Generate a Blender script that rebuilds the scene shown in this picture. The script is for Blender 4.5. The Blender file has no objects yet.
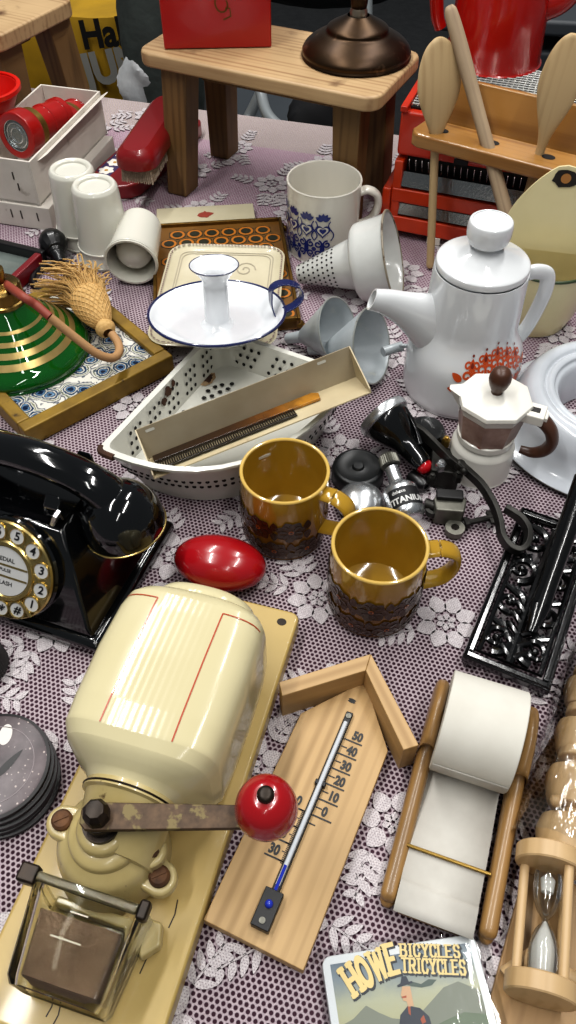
import bpy, bmesh, math, random
from math import sin, cos, pi, radians, atan2, sqrt, hypot
from mathutils import Vector, Matrix, Quaternion
from mathutils.geometry import tessellate_polygon
random.seed(7)
scene = bpy.context.scene
col = scene.collection
V = Vector

# ---------------------------------------------------------------- camera (0.60 m above the table, looking 50 degrees down)
FPX, PITCH, HCAM = 790.0, radians(50), 0.60
def at(px, py, z=0.0):
    """point of the horizontal plane at height z (table top = 0) on the sight line of a pixel"""
    c, s = cos(PITCH), sin(PITCH)
    u, X = 512 - py, px - 288
    Y, Z = c * FPX + s * u, -s * FPX + c * u
    t = (z - HCAM) / Z
    return V((X * t, Y * t, z))
def atY(px, py, Y):
    """point at distance Y in front of the camera foot on the sight line of a pixel"""
    c, s = cos(PITCH), sin(PITCH); u = 512 - py; t = Y / (c * FPX + s * u)
    return V(((px - 288) * t, Y, HCAM + t * (-s * FPX + c * u)))
cam_data = bpy.data.cameras.new('camera')
cam_data.sensor_fit = 'VERTICAL'; cam_data.sensor_height = 36; cam_data.sensor_width = 36
cam_data.lens = 36 * FPX / 1024; cam_data.clip_start = 0.01; cam_data.clip_end = 50
cam = bpy.data.objects.new('camera', cam_data); col.objects.link(cam)
cam.location = (0, 0, HCAM); cam.rotation_euler = (pi / 2 - PITCH, 0, 0)
scene.camera = cam

# ---------------------------------------------------------------- materials
def rgb(h):
    if not isinstance(h, str): return (*h, 1) if len(h) == 3 else h
    h = h.lstrip('#'); c = [int(h[i:i + 2], 16) / 255 for i in (0, 2, 4)]
    return tuple((x / 12.92 if x <= .04045 else ((x + .055) / 1.055) ** 2.4) for x in c) + (1,)
class NT:
    def __init__(s, name):
        s.m = bpy.data.materials.new(name); s.m.use_nodes = True
        s.t = s.m.node_tree; s.b = s.t.nodes['Principled BSDF']; s.out = s.t.nodes['Material Output']
    def n(s, typ, **kw):
        x = s.t.nodes.new(typ)
        for k, v in kw.items():
            if k.startswith('_'): setattr(x, k[1:], v)
            else:
                key = int(k[1:]) if k[0] == 'i' and k[1:].isdigit() else k.replace('__', ' ')
                s.set(x.inputs[key], v)
        return x
    def set(s, inp, v):
        if isinstance(v, bpy.types.NodeSocket): s.t.links.new(v, inp)
        elif isinstance(v, bpy.types.Node): s.t.links.new(v.outputs[0], inp)
        else: inp.default_value = v
    def math(s, op, a, b=0.0, c=None):
        x = s.t.nodes.new('ShaderNodeMath'); x.operation = op
        s.set(x.inputs[0], a); s.set(x.inputs[1], b)
        if c is not None: s.set(x.inputs[2], c)
        return x.outputs[0]
    def mix(s, f, a, b):
        x = s.t.nodes.new('ShaderNodeMix'); x.data_type = 'RGBA'
        s.set(x.inputs[0], f); s.set(x.inputs[6], a); s.set(x.inputs[7], b)
        return x.outputs[2]
    def ramp(s, f, stops, interp='LINEAR'):
        x = s.t.nodes.new('ShaderNodeValToRGB'); x.color_ramp.interpolation = interp
        e = x.color_ramp.elements
        while len(e) < len(stops): e.new(.5)
        for i, (p, c) in enumerate(stops):
            e[i].position = p; e[i].color = rgb(c) if not isinstance(c, (int, float)) else (c, c, c, 1)
        s.set(x.inputs[0], f); return x.outputs[0]
    def coord(s, scale=(1, 1, 1), rot=(0, 0, 0), loc=(0, 0, 0)):
        tc = s.t.nodes.new('ShaderNodeTexCoord'); mp = s.t.nodes.new('ShaderNodeMapping')
        mp.inputs['Scale'].default_value = scale; mp.inputs['Rotation'].default_value = rot; mp.inputs['Location'].default_value = loc
        s.t.links.new(tc.outputs['Object'], mp.inputs[0]); return mp.outputs[0]
    def noise(s, scale, detail=3, vec=None, rough=.55):
        x = s.t.nodes.new('ShaderNodeTexNoise'); x.inputs['Scale'].default_value = scale; x.inputs['Detail'].default_value = detail
        x.inputs['Roughness'].default_value = rough
        s.t.links.new(vec if vec is not None else s.coord(), x.inputs[0]); return x.outputs[0]
    def bump(s, h, strength=.3, dist=.001):
        x = s.t.nodes.new('ShaderNodeBump'); x.inputs['Strength'].default_value = strength; x.inputs['Distance'].default_value = dist
        s.set(x.inputs['Height'], h); s.t.links.new(x.outputs[0], s.b.inputs['Normal'])
def pbr(name, c, rough=.5, metal=0, coat=0, var=None, dirt=None, bump=None, trans=0, ior=1.5, spec=.5, alpha=1, sss=0, rvar=None):
    """var=(scale, colour2, amount); dirt=(scale, colour, from, to); bump=(scale, strength, dist)"""
    N = NT(name); b = N.b; cc = rgb(c)
    if var: 
        f = N.ramp(N.noise(var[0], 4), [(.3, 0.0), (.7, float(var[2]))]); cc = N.mix(f, cc, rgb(var[1]))
    if dirt:
        f = N.ramp(N.noise(dirt[0], 6, N.coord(loc=(.31, .17, .73))), [(dirt[2], 0.0), (dirt[3], 1.0)]); cc = N.mix(f, cc, rgb(dirt[1]))
    N.set(b.inputs['Base Color'], cc)
    b.inputs['Roughness'].default_value = rough; b.inputs['Metallic'].default_value = metal
    if rvar: N.set(b.inputs['Roughness'], N.ramp(N.noise(rvar[0], 4), [(.35, float(rvar[1])), (.65, float(rvar[2]))]))
    b.inputs['Coat Weight'].default_value = coat; b.inputs['Coat Roughness'].default_value = .06
    b.inputs['Transmission Weight'].default_value = trans; b.inputs['IOR'].default_value = ior
    b.inputs['Specular IOR Level'].default_value = spec; b.inputs['Alpha'].default_value = alpha
    if sss: b.inputs['Subsurface Weight'].default_value = sss; b.inputs['Subsurface Radius'].default_value = (.004, .003, .002)
    if bump: N.bump(N.noise(bump[0], 4), bump[1], bump[2] if len(bump) > 2 else .001)
    return N.m
def wood(name, light, dark, rough=.45, axis=1, grain=90, coat=0, knots=0.0, stains=None):
    """long-grain timber; axis = object axis the grain runs along"""
    N = NT(name); sc = [grain] * 3; sc[axis] = grain * .035
    v = N.coord(tuple(sc)); fine = N.noise(1.0, 5, v, .6)
    sc2 = [9] * 3; sc2[axis] = .7
    w = N.t.nodes.new('ShaderNodeTexWave'); w.wave_type = 'BANDS'; w.bands_direction = 'XYZ'[0 if axis != 0 else 1]
    w.inputs['Scale'].default_value = 3.5; w.inputs['Distortion'].default_value = 5; w.inputs['Detail'].default_value = 2; w.inputs['Detail Scale'].default_value = .8
    N.t.links.new(N.coord(tuple(sc2)), w.inputs[0])
    f = N.math('ADD', N.math('MULTIPLY', fine, .8), N.math('MULTIPLY', w.outputs['Fac'], .2))
    c = N.ramp(f, [(.25, dark), (.5, light), (.8, light)])
    c = N.mix(N.ramp(N.noise(11, 3), [(.35, 0.0), (.75, .35)]), c, rgb(dark))
    if stains:
        fs = N.ramp(N.noise(stains[0], 5, N.coord(loc=(.5, .2, .1))), [(stains[2], 0.0), (stains[3], 1.0)]); c = N.mix(fs, c, rgb(stains[1]))
    N.set(N.b.inputs['Base Color'], c); N.b.inputs['Roughness'].default_value = rough; N.b.inputs['Coat Weight'].default_value = coat
    N.b.inputs['Coat Roughness'].default_value = .15
    N.bump(fine, .12, .0006)
    return N.m
def glass(name, c=(1, 1, 1, 1), rough=.02, mixf=.75, gl=.08):
    """thin pane / film glass: see-through with a glossy face"""
    N = NT(name); t = N.t
    tr = N.n('ShaderNodeBsdfTransparent', Color=rgb(c) if isinstance(c, str) else c)
    g = N.n('ShaderNodeBsdfGlossy', Roughness=rough); g.inputs['Color'].default_value = (1, 1, 1, 1)
    fr = N.n('ShaderNodeFresnel', IOR=1.45)
    f = N.math('ADD', N.math('MULTIPLY', fr.outputs[0], mixf), gl)
    mx = N.n('ShaderNodeMixShader', i0=f, i1=tr.outputs[0], i2=g.outputs[0]); t.links.new(mx.outputs[0], N.out.inputs[0])
    return N.m, N

# ---------------------------------------------------------------- geometry
def spline(pts, n=8, closed=False):
    P = [V(p) for p in pts]; L = len(P); out = []
    R = range(L) if closed else range(L - 1)
    for i in R:
        p0 = P[(i - 1) % L] if closed or i > 0 else P[0] * 2 - P[1]
        p1, p2 = P[i], P[(i + 1) % L]
        p3 = P[(i + 2) % L] if closed or i + 2 < L else P[-1] * 2 - P[-2]
        for k in range(n):
            t = k / n
            out.append(.5 * ((2 * p1) + (p2 - p0) * t + (2 * p0 - 5 * p1 + 4 * p2 - p3) * t * t + (3 * p1 - p0 - 3 * p2 + p3) * t ** 3))
    if not closed: out.append(P[-1].copy())
    return out
def sp2(pts, n=6):
    return [(max(0, p.x), p.y) for p in spline([(a, b, 0) for a, b in pts], n)]
def rad_at(prof, z):
    """outer radius of a lathe profile at height z (first crossing)"""
    for (r0, z0), (r1, z1) in zip(prof, prof[1:]):
        if min(z0, z1) - 1e-9 <= z <= max(z0, z1) + 1e-9 and abs(z1 - z0) > 1e-9:
            return r0 + (r1 - r0) * (z - z0) / (z1 - z0)
    return prof[0][0]
DEC = [0]                                                                # running lift so that overlapping prints never share a plane
class MB:
    def __init__(s, *mats): s.v = []; s.f = []; s.mi = []; s.m = list(mats); s.cur = 0; s.M = Matrix.Identity(4)
    def use(s, mat):
        if mat not in s.m: s.m.append(mat)
        s.cur = s.m.index(mat); return s
    def add(s, vs, fs):
        b = len(s.v); s.v += [s.M @ V(p) for p in vs]
        for f in fs: s.f.append([b + i for i in f]); s.mi.append(s.cur)
        return s
    def box(s, c, d, rot=None):
        c = V(c); h = V(d) / 2; R = rot or Matrix.Identity(3)
        vs = [c + R @ V((x * h.x, y * h.y, z * h.z)) for z in (-1, 1) for x, y in ((-1, -1), (1, -1), (1, 1), (-1, 1))]
        return s.add(vs, [(3, 2, 1, 0), (4, 5, 6, 7), (0, 1, 5, 4), (1, 2, 6, 5), (2, 3, 7, 6), (3, 0, 4, 7)])
    def hexa(s, lo, hi):
        return s.add(list(lo) + list(hi), [(3, 2, 1, 0), (4, 5, 6, 7), (0, 1, 5, 4), (1, 2, 6, 5), (2, 3, 7, 6), (3, 0, 4, 7)])
    def prism(s, poly, z0, z1):
        n = len(poly); vs = [(x, y, z0) for x, y in poly] + [(x, y, z1) for x, y in poly]
        return s.add(vs, [tuple(range(n - 1, -1, -1)), tuple(range(n, 2 * n))] + [(i, (i + 1) % n, n + (i + 1) % n, n + i) for i in range(n)])
    def loft(s, rings, closed=False, caps=True):
        n = len(rings[0]); vs = [p for r in rings for p in r]; fs = []
        R = len(rings)
        for i in range(R if closed else R - 1):
            a, b = i * n, ((i + 1) % R) * n
            for j in range(n): fs.append((a + j, a + (j + 1) % n, b + (j + 1) % n, b + j))
        if caps and not closed: fs += [tuple(range(n - 1, -1, -1)), tuple(range((R - 1) * n, R * n))]
        return s.add(vs, fs)
    def lathe(s, prof, n=48, c=(0, 0, 0), sx=1, sy=1, power=None):
        """profile of (r, z) round z; power = superellipse exponent for squarish sections"""
        c = V(c); vs = []; fs = []; idx = []
        for r, z in prof:
            if r < 1e-6: idx.append([len(vs)]); vs.append(c + V((0, 0, z))); continue
            row = []
            for k in range(n):
                a = 2 * pi * k / n; ca, sa = cos(a), sin(a)
                q = 1.0 if not power else (abs(ca) ** power + abs(sa) ** power) ** (-1 / power)
                row.append(len(vs)); vs.append(c + V((r * q * ca * sx, r * q * sa * sy, z)))
            idx.append(row)
        for A, B in zip(idx, idx[1:]):
            if len(A) == 1 and len(B) == 1: continue
            for k in range(n):
                k2 = (k + 1) % n
                if len(A) == 1: fs.append((A[0], B[k2], B[k]))
                elif len(B) == 1: fs.append((A[k], A[k2], B[0]))
                else: fs.append((A[k], A[k2], B[k2], B[k]))
        return s.add(vs, fs)
    def ball(s, c, r, n=24, sc=(1, 1, 1)):
        m = n // 2; c = V(c); old = s.M
        s.M = old @ Matrix.Translation(c) @ Matrix.Diagonal((sc[0], sc[1], sc[2], 1))
        s.lathe([(r * sin(pi * i / m), -r * cos(pi * i / m)) for i in range(m + 1)], n); s.M = old; return s
    def tube(s, path, r, n=12, closed=False, flat=None, up=None, caps=True):
        P = [V(p) for p in path]; L = len(P); rings = []
        nrm = None
        for i, p in enumerate(P):
            if closed: t = P[(i + 1) % L] - P[i - 1]
            else: t = P[min(i + 1, L - 1)] - P[max(i - 1, 0)]
            t.normalize()
            if up is not None: nrm = V(up) - t * V(up).dot(t)
            elif nrm is None:
                a = V((0, 0, 1)) if abs(t.z) < .9 else V((1, 0, 0)); nrm = a - t * a.dot(t)
            else: nrm = nrm - t * nrm.dot(t)
            nrm.normalize(); bi = t.cross(nrm)
            rr = r[i] if isinstance(r, (list, tuple)) else r(i / max(1, L - 1)) if callable(r) else r
            fa, fb = flat or (1, 1)
            rings.append([p + nrm * (cos(2 * pi * k / n) * rr * fa) + bi * (sin(2 * pi * k / n) * rr * fb) for k in range(n)])
        return s.loft(rings, closed, caps)
    def strap(s, path, w, th, up=(0, 0, 1), closed=False):
        """flat rectangular strip: w along 'up', th across"""
        P = [V(p) for p in path]; L = len(P); rings = []
        for i, p in enumerate(P):
            t = (P[(i + 1) % L] - P[i - 1]) if closed else P[min(i + 1, L - 1)] - P[max(i - 1, 0)]
            t.normalize(); u = V(up) - t * V(up).dot(t); u.normalize(); b = t.cross(u)
            ww = w[i] if isinstance(w, (list, tuple)) else w
            rings.append([p + u * (ww / 2) * a + b * (th / 2) * c for a, c in ((-1, -1), (1, -1), (1, 1), (-1, 1))])
        return s.loft(rings, closed)
    def cyl(s, p0, p1, r0, r1=None, n=24): 
        r1 = r0 if r1 is None else r1; p0, p1 = V(p0), V(p1)
        return s.tube([p0, p1], [r0, r1], n)
    def flat(s, poly, surf):
        """2-D polygon (any outline) laid on surf(u, v) -> point"""
        DEC[0] = (DEC[0] + 1) % 48; tris = tessellate_polygon([[V((x, y, 0)) for x, y in poly]])
        return s.add([surf(x, y) for x, y in poly], tris)
    def ring(s, c, r0, r1, surf, n=20):
        vs = [surf(c[0] + r * cos(2 * pi * k / n), c[1] + r * sin(2 * pi * k / n)) for r in (r0, r1) for k in range(n)]
        return s.add(vs, [(k, (k + 1) % n, n + (k + 1) % n, n + k) for k in range(n)])
    def text(s, body, size, surf, bold=0, align='CENTER', rot=0, at=(0, 0), sx=1.0, shear=0):
        cu = bpy.data.curves.new('lettering', 'FONT'); cu.body = body; cu.size = size; cu.align_x = align; cu.align_y = 'CENTER'; cu.offset = bold; cu.shear = shear
        cu.resolution_u = 3
        ob = bpy.data.objects.new('lettering', cu); me = bpy.data.meshes.new_from_object(ob)
        c, q = cos(rot), sin(rot)
        vs = [surf(at[0] + v.co.x * sx * c - v.co.y * q, at[1] + v.co.x * sx * q + v.co.y * c) for v in me.vertices]
        fs = [tuple(p.vertices) for p in me.polygons]
        bpy.data.objects.remove(ob); bpy.data.curves.remove(cu); bpy.data.meshes.remove(me)
        return s.add(vs, fs)
    def stroke(s, pts, w, surf):
        """2-D polyline of width w as quads on a surface"""
        DEC[0] = (DEC[0] + 1) % 48; P = [V((a, b)) for a, b in pts]; L = len(P); vs = []
        for i, p in enumerate(P):
            t = P[min(i + 1, L - 1)] - P[max(i - 1, 0)]; t.normalize(); n = V((-t.y, t.x))
            vs += [surf(*(p + n * w / 2)), surf(*(p - n * w / 2))]
        return s.add(vs, [(2 * i, 2 * i + 1, 2 * i + 3, 2 * i + 2) for i in range(L - 1)])
    def build(s, name, parent=None, bevel=0, seg=2, sub=0, angle=35, solid=0, weld=False, norm=True):
        me = bpy.data.meshes.new(name); me.from_pydata([tuple(p) for p in s.v], [], s.f)
        for m in s.m: me.materials.append(m)
        for p, i in zip(me.polygons, s.mi): p.material_index = i; p.use_smooth = True
        if norm or weld:
            bm = bmesh.new(); bm.from_mesh(me)
            if weld: bmesh.ops.remove_doubles(bm, verts=bm.verts, dist=1e-5)
            bmesh.ops.recalc_face_normals(bm, faces=bm.faces); bm.to_mesh(me); bm.free()
        me.set_sharp_from_angle(angle=radians(angle))
        o = bpy.data.objects.new(name, me); col.objects.link(o)
        if parent: o.parent = parent
        if solid: md = o.modifiers.new('solid', 'SOLIDIFY'); md.thickness = solid; md.offset = 0
        if bevel: md = o.modifiers.new('bevel', 'BEVEL'); md.width = bevel; md.segments = seg; md.limit_method = 'ANGLE'; md.angle_limit = radians(40); md.harden_normals = True
        if sub: md = o.modifiers.new('sub', 'SUBSURF'); md.levels = md.render_levels = sub
        return o
def tag(o, label, cat, group=None, kind=None):
    if label: o['label'] = label
    if cat: o['category'] = cat
    if group: o['group'] = group
    if kind: o['kind'] = kind
    return o
def thing(name, label, cat, loc=(0, 0, 0), yaw=0, group=None, M=None):
    o = bpy.data.objects.new(name, None); col.objects.link(o); o.empty_display_size = .02
    if M is not None: o.matrix_world = M
    else: o.location = loc; o.rotation_euler = (0, 0, yaw)
    return tag(o, label, cat, group)
def copy_thing(o, label=None, M=None, parent=None):
    c = o.copy(); col.objects.link(c)
    if parent: c.parent = parent
    for ch in list(o.children): copy_thing(ch, None, None, c)
    if M is not None: c.matrix_world = M
    if label: c['label'] = label
    return c
def frame(loc, z, x=None):
    """matrix with local z along z and local x near x"""
    z = V(z).normalized(); x = V(x) if x is not None else (V((1, 0, 0)) if abs(z.x) < .9 else V((0, 1, 0)))
    x = (x - z * x.dot(z)).normalized(); y = z.cross(x)
    M = Matrix((x, y, z)).transposed().to_4x4(); M.translation = V(loc); return M
def place(loc, yaw=0): return Matrix.Translation(V(loc)) @ Matrix.Rotation(yaw, 4, 'Z')
def rrect(w, h, r, n=5, cx=0, cy=0):
    out = []
    for sx, sy, a in ((1, 1, 0), (-1, 1, 90), (-1, -1, 180), (1, -1, 270)):
        for k in range(n + 1):
            t = radians(a + 90 * k / n); out.append((cx + sx * (w / 2 - r) + r * cos(t), cy + sy * (h / 2 - r) + r * sin(t)))
    return out
def circle(r, n=24, c=(0, 0), a0=0): return [(c[0] + r * cos(a0 + 2 * pi * k / n), c[1] + r * sin(a0 + 2 * pi * k / n)) for k in range(n)]
def petal(c, a, r0, r1, w, n=10):
    """petal outline from radius r0 to r1 at angle a"""
    out = []
    for k in range(n + 1):
        t = k / n; rr = r0 + (r1 - r0) * t; ww = w * (sin(pi * t ** .75) ** .7 if 0 < t < 1 else 0.05); out.append((rr, ww))
    pts = out + [(r, -w_) for r, w_ in reversed(out)]
    return [(c[0] + r * cos(a) - w_ * sin(a), c[1] + r * sin(a) + w_ * cos(a)) for r, w_ in pts]
def XY(z=0): return lambda u, v: V((u, v, z))
# ---------------------------------------------------------------- light
scene.view_settings.view_transform = 'Standard'; scene.view_settings.look = 'Medium High Contrast'
w = bpy.data.worlds.new('world'); scene.world = w; w.use_nodes = True
bgn = w.node_tree.nodes['Background']; bgn.inputs[0].default_value = (.80, .86, .90, 1); bgn.inputs[1].default_value = .17
def strip(x, y, z, lx, ly, e, rz=0, color=(1, .985, .96), tilt=0):
    L = bpy.data.lights.new('ceiling_tube_light', 'AREA'); L.shape = 'RECTANGLE'; L.size = lx; L.size_y = ly; L.energy = e; L.color = color
    o = bpy.data.objects.new('ceiling_tube_light', L); col.objects.link(o); o.location = (x, y, z); o.rotation_euler = (tilt, 0, rz); return o
for (x, y, e) in ((-.75, .35, 21), (.55, .15, 17), (-.55, 1.75, 20), (.7, 1.6, 20), (-.1, -1.2, 6)):
    strip(x, y, 2.0, .07, 1.3, e, rz=radians(-15))

# ---------------------------------------------------------------- floor, table, cloth
M_floor = pbr('dark_carpet', '#3a3b3c', .9, var=(30, '#2a2b2d', .8), bump=(400, .3, .002))
b = MB(M_floor); b.box((0, 1.5, -.765), (8, 8, .03)); tag(b.build('floor'), None, None, kind='structure')
EDGE = V((-.10, 1.40, 0)); TYAW = radians(-16)
TC = place((EDGE.x, EDGE.y, 0), TYAW)
M_tbl = pbr('white_laminate', '#c9c7c2', .5); M_steel = pbr('grey_steel', '#8d9094', .35, 1)
t = thing('folding_table', 'long white folding table under the lace tablecloth', 'table', M=TC @ Matrix.Translation((0, -.75, -.75)))
b = MB(M_tbl); b.box((0, 0, .7295), (2.3, 1.48, .035)); b.build('table_top', t, bevel=.006)
for sx in (-1, 1):
    for sy in (-1, 1):
        b = MB(M_steel); b.tube([(sx * .95, sy * .6, .001), (sx * .95, sy * .6, .712)], .014); b.build('leg', t)

def hexholes(N, s, rot=0.3):
    c = N.coord((1 / s, 1 / (s * 1.732), 1)); sp = N.n('ShaderNodeSeparateXYZ', i0=c)
    def d(off):
        a = N.math('SUBTRACT', N.math('FRACT', N.math('ADD', sp.outputs[0], off)), .5)
        e = N.math('MULTIPLY', N.math('SUBTRACT', N.math('FRACT', N.math('ADD', sp.outputs[1], off)), .5), 1.732)
        return N.math('SQRT', N.math('ADD', N.math('MULTIPLY', a, a), N.math('MULTIPLY', e, e)))
    return N.math('MINIMUM', d(0.0), d(.5)), sp
N = NT('lace_net_over_mauve'); d, sp = hexholes(N, .0042)
hole = N.ramp(d, [(.28, 1.0), (.41, 0.0)])
under = N.ramp(N.noise(5, 3), [(.35, '#34212a'), (.7, '#46303a')])
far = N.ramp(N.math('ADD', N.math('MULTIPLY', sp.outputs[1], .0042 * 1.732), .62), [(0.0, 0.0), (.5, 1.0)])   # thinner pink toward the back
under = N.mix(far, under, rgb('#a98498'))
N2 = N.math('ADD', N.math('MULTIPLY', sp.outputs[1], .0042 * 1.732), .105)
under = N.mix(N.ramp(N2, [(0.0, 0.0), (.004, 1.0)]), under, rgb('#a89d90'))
thread = N.ramp(N.noise(1500, 2), [(.3, '#988990'), (.7, '#bcaeb3')])
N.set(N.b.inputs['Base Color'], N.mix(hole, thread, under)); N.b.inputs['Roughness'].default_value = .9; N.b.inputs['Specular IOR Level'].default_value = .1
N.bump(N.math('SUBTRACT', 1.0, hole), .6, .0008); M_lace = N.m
N = NT('lace_flower_stitching'); d, sp = hexholes(N, .0021)
hole = N.ramp(d, [(.12, .75), (.26, 0.0)])
thread = N.ramp(N.noise(900, 3), [(.3, '#a9a1a4'), (.65, '#d2cccd')])
N.set(N.b.inputs['Base Color'], N.mix(hole, thread, rgb('#7d7078'))); N.b.inputs['Roughness'].default_value = .9; N.b.inputs['Specular IOR Level'].default_value = .1
N.bump(N.noise(1200, 2), .5, .001); M_flower = N.m
b = MB(M_lace, M_flower)
nx, ny = 40, 46; W, D = 2.36, 1.52
vs = []; fs = []
for j in range(ny + 1):
    for i in range(nx + 1):
        x = -W / 2 + W * i / nx; s = D * j / ny
        vs.append((x, -s, -.001))
for j in range(ny):
    for i in range(nx): a = j * (nx + 1) + i; fs.append((a, a + 1, a + nx + 2, a + nx + 1))
b.add(vs, fs)
def drop(edge_pts, out):                                            # the overhang at each side, rippled
    vs = []; n = len(edge_pts)
    for k in range(6):
        for i, p in enumerate(edge_pts):
            q = V(p) + V(out) * (.012 * (1 - (1 - k / 5) ** 2) + .02 * sin(i * .8) * k / 5); vs.append((q.x, q.y, -.001 - .22 * k / 5))
    b.add(vs, [(k * n + i, k * n + i + 1, (k + 1) * n + i + 1, (k + 1) * n + i) for k in range(5) for i in range(n - 1)])
drop([(-W / 2 + W * i / nx, 0, 0) for i in range(nx + 1)], (0, 1, 0))
drop([(-W / 2 + W * i / nx, -D, 0) for i in range(nx + 1)], (0, -1, 0))
drop([(-W / 2, -D * i / ny, 0) for i in range(ny + 1)], (-1, 0, 0)); drop([(W / 2, -D * i / ny, 0) for i in range(ny + 1)], (1, 0, 0))
zc = [0.0]; b.use(M_flower); R = random.Random(3)
def lace_flower(x, y, s, a0, n=8):
    S = XY(zc[0]); zc[0] += .00003 if zc[0] < .0012 else -.001; lim = lambda p: [(max(-W / 2, min(W / 2, u)), max(-D, min(0, v))) for u, v in p]
    for k in range(n): b.flat(lim(petal((x, y), a0 + 2 * pi * k / n, s * .36, s * 1.0, s * .27)), S)
    for k in range(6): b.flat(lim(petal((x, y), a0 + .3 + 2 * pi * k / 6, s * .06, s * .33, s * .11, 6)), S)
def spray(x, y, s, a, n=4):
    S = XY(zc[0]); zc[0] += .00003 if zc[0] < .0012 else -.001
    for k in range(n):
        c = (x + cos(a) * s * k * .42, y + sin(a) * s * k * .42)
        if not (-W / 2 < c[0] < W / 2 and -D + .1 < c[1] < -.05): continue
        for q in (-1, 1): b.flat(petal(c, a + q * .9, 0.02 * s, s * .75 * (1 - k * .12), s * .13), S)
    b.stroke([(x + cos(a) * s * t * .5, y + sin(a) * s * t * .5) for t in range(n)], s * .06, S)
inv = TC.inverted()
p0 = inv @ at(446, 622)
for j in range(-16, 12):
    for i in range(-12, 13):
        x = p0.x + (i + .5 * (j % 2)) * .128; y = p0.y + j * .088
        if (i, j) != (0, 0): x += R.uniform(-.012, .012); y += R.uniform(-.012, .012)
        if not (-W / 2 + .05 < x < W / 2 - .05 and -D + .05 < y < -.035): continue
        s = R.uniform(.024, .030); lace_flower(x, y, s, R.uniform(0, 6), 8 if R.random() < .7 else 7)
        for k in range(4):
            a = R.uniform(0, 6.28); spray(x + cos(a) * s * 1.1, y + sin(a) * s * 1.1, .022, a + R.uniform(-.4, .4), R.choice((3, 4)))
o = b.build('tablecloth', norm=False); o.matrix_world = TC
tag(o, 'white floral lace tablecloth over a mauve underlay, covering the whole table', 'tablecloth')
# ---------------------------------------------------------------- footstool and what stands on it
M_pine = wood('worn_pine', '#b99d76', '#8c6c4a', .5, axis=0, grain=55, stains=(14, '#5d4027', .62, .75))
M_pineleg = wood('stool_leg_timber', '#765a36', '#523c22', .55, axis=2, grain=60)
ST = place((-.012, 1.138, 0), radians(-26))
t = thing('wooden_footstool', 'low worn wooden footstool carrying the red box and the bronze lamp foot', 'stool', M=ST)
def stool_parts(t, Lx, Dy, H, th, leg, inset, splay, names=('seat', 'leg', 'apron'), legs=((-1, -1), (1, -1), (-1, 1), (1, 1))):
    b = MB(M_pine); b.prism(rrect(Lx, Dy, .022), H - th, H); b.build(names[0], t, bevel=.004)
    for sx, sy in legs:
        w_, d_ = leg; b = MB(M_pineleg); xt = sx * (Lx / 2 - inset); yt = sy * (Dy / 2 - (.03 if sy > 0 or sx < 0 else .044))
        xb = xt + sx * splay; yb = yt + sy * .012
        lo = [(xb + a * w_ / 2, yb + c * d_ / 2, 0) for a, c in ((-1, -1), (1, -1), (1, 1), (-1, 1))]
        hi = [(xt + a * w_ * .62, yt + c * d_ / 2, H - th - .0005) for a, c in ((-1, -1), (1, -1), (1, 1), (-1, 1))]
        b.hexa(lo, hi); b.build(names[1], t, bevel=.002)
    b = MB(M_pineleg); b.box((0, 0, H - th - .0135), (Lx - 2 * inset - .035, Dy * .35, .025)); b.build(names[2], t, bevel=.002)
stool_parts(t, .346, .165, .192, .019, (.032, .036), .050, .008)
seat_z = .192
M_redbox = pbr('red_lacquer', '#a8140f', .28, coat=.3, var=(6, '#8b0f0c', .5)); M_emb = pbr('dark_gold_emblem', '#6d4a1e', .4, .6)
# red box: stands on the stool, front face turned to the table
p = at(216, 49, seat_z)
t = thing('red_box', 'glossy red square box with a faint emblem on the stool top', 'box', p + V((.0, .055, .0005)), radians(3))
b = MB(M_redbox); b.box((0, 0, .055), (.142, .11, .11)); b.build('box_body', t, bevel=.002)
b = MB(M_redbox); b.box((0, 0, .1175), (.146, .114, .015)); b.build('box_lid', t, bevel=.002)
b = MB(M_emb); S = lambda u, v: V((u, -.0553, v))
b.stroke([(.009 + .012 * cos(a * .42 + .6) * (1 - a * .035), .052 + .013 * sin(a * .42 + .6) * (1 - a * .03)) for a in range(16)], .002, S)
b.stroke([(.012, .047), (.018, .047), (.019, .038), (.009, .034)], .002, S); b.build('emblem', t)
M_bronze = pbr('aged_bronze', '#42311f', .36, .8, var=(25, '#2c211b', .8), dirt=(40, '#7f634c', .62, .75), bump=(60, .12, .001))
p = at(356, 56, seat_z)
t = thing('bronze_lamp_foot', 'brown bronze domed lamp foot with a slim stem on the stool', 'lamp', p + V((0, .0, .0005)))
t.scale = (1.16,) * 3
pr = sp2([(.0, .0), (.056, .0), (.0605, .004), (.060, .009), (.053, .016), (.041, .023), (.035, .026), (.033, .030), (.022, .036), (.012, .041)], 5)
b = MB(M_bronze); b.lathe(pr, 48); b.build('foot', t)
b = MB(pbr('collar_metal', '#8f8474', .3, .8)); b.lathe([(0, .039), (.0095, .039), (.0098, .045), (.0085, .048), (0, .048)], 24); b.build('collar', t)
b = MB(M_bronze); b.lathe(sp2([(0, .047), (.0085, .048), (.0095, .075), (.0095, .12), (.008, .16), (.006, .165), (0, .165)], 4), 24); b.build('stem', t)
# stool at the far left
q = at(14, 36, .170)
ST2 = place((q.x - .125, q.y + .150, 0), radians(-28))
t = thing('wooden_stool', 'taller worn wooden stool at the far left beside the yellow bag', 'stool', M=ST2)
stool_parts(t, .32, .19, .170, .024, (.032, .05), .035, .012)

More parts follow.
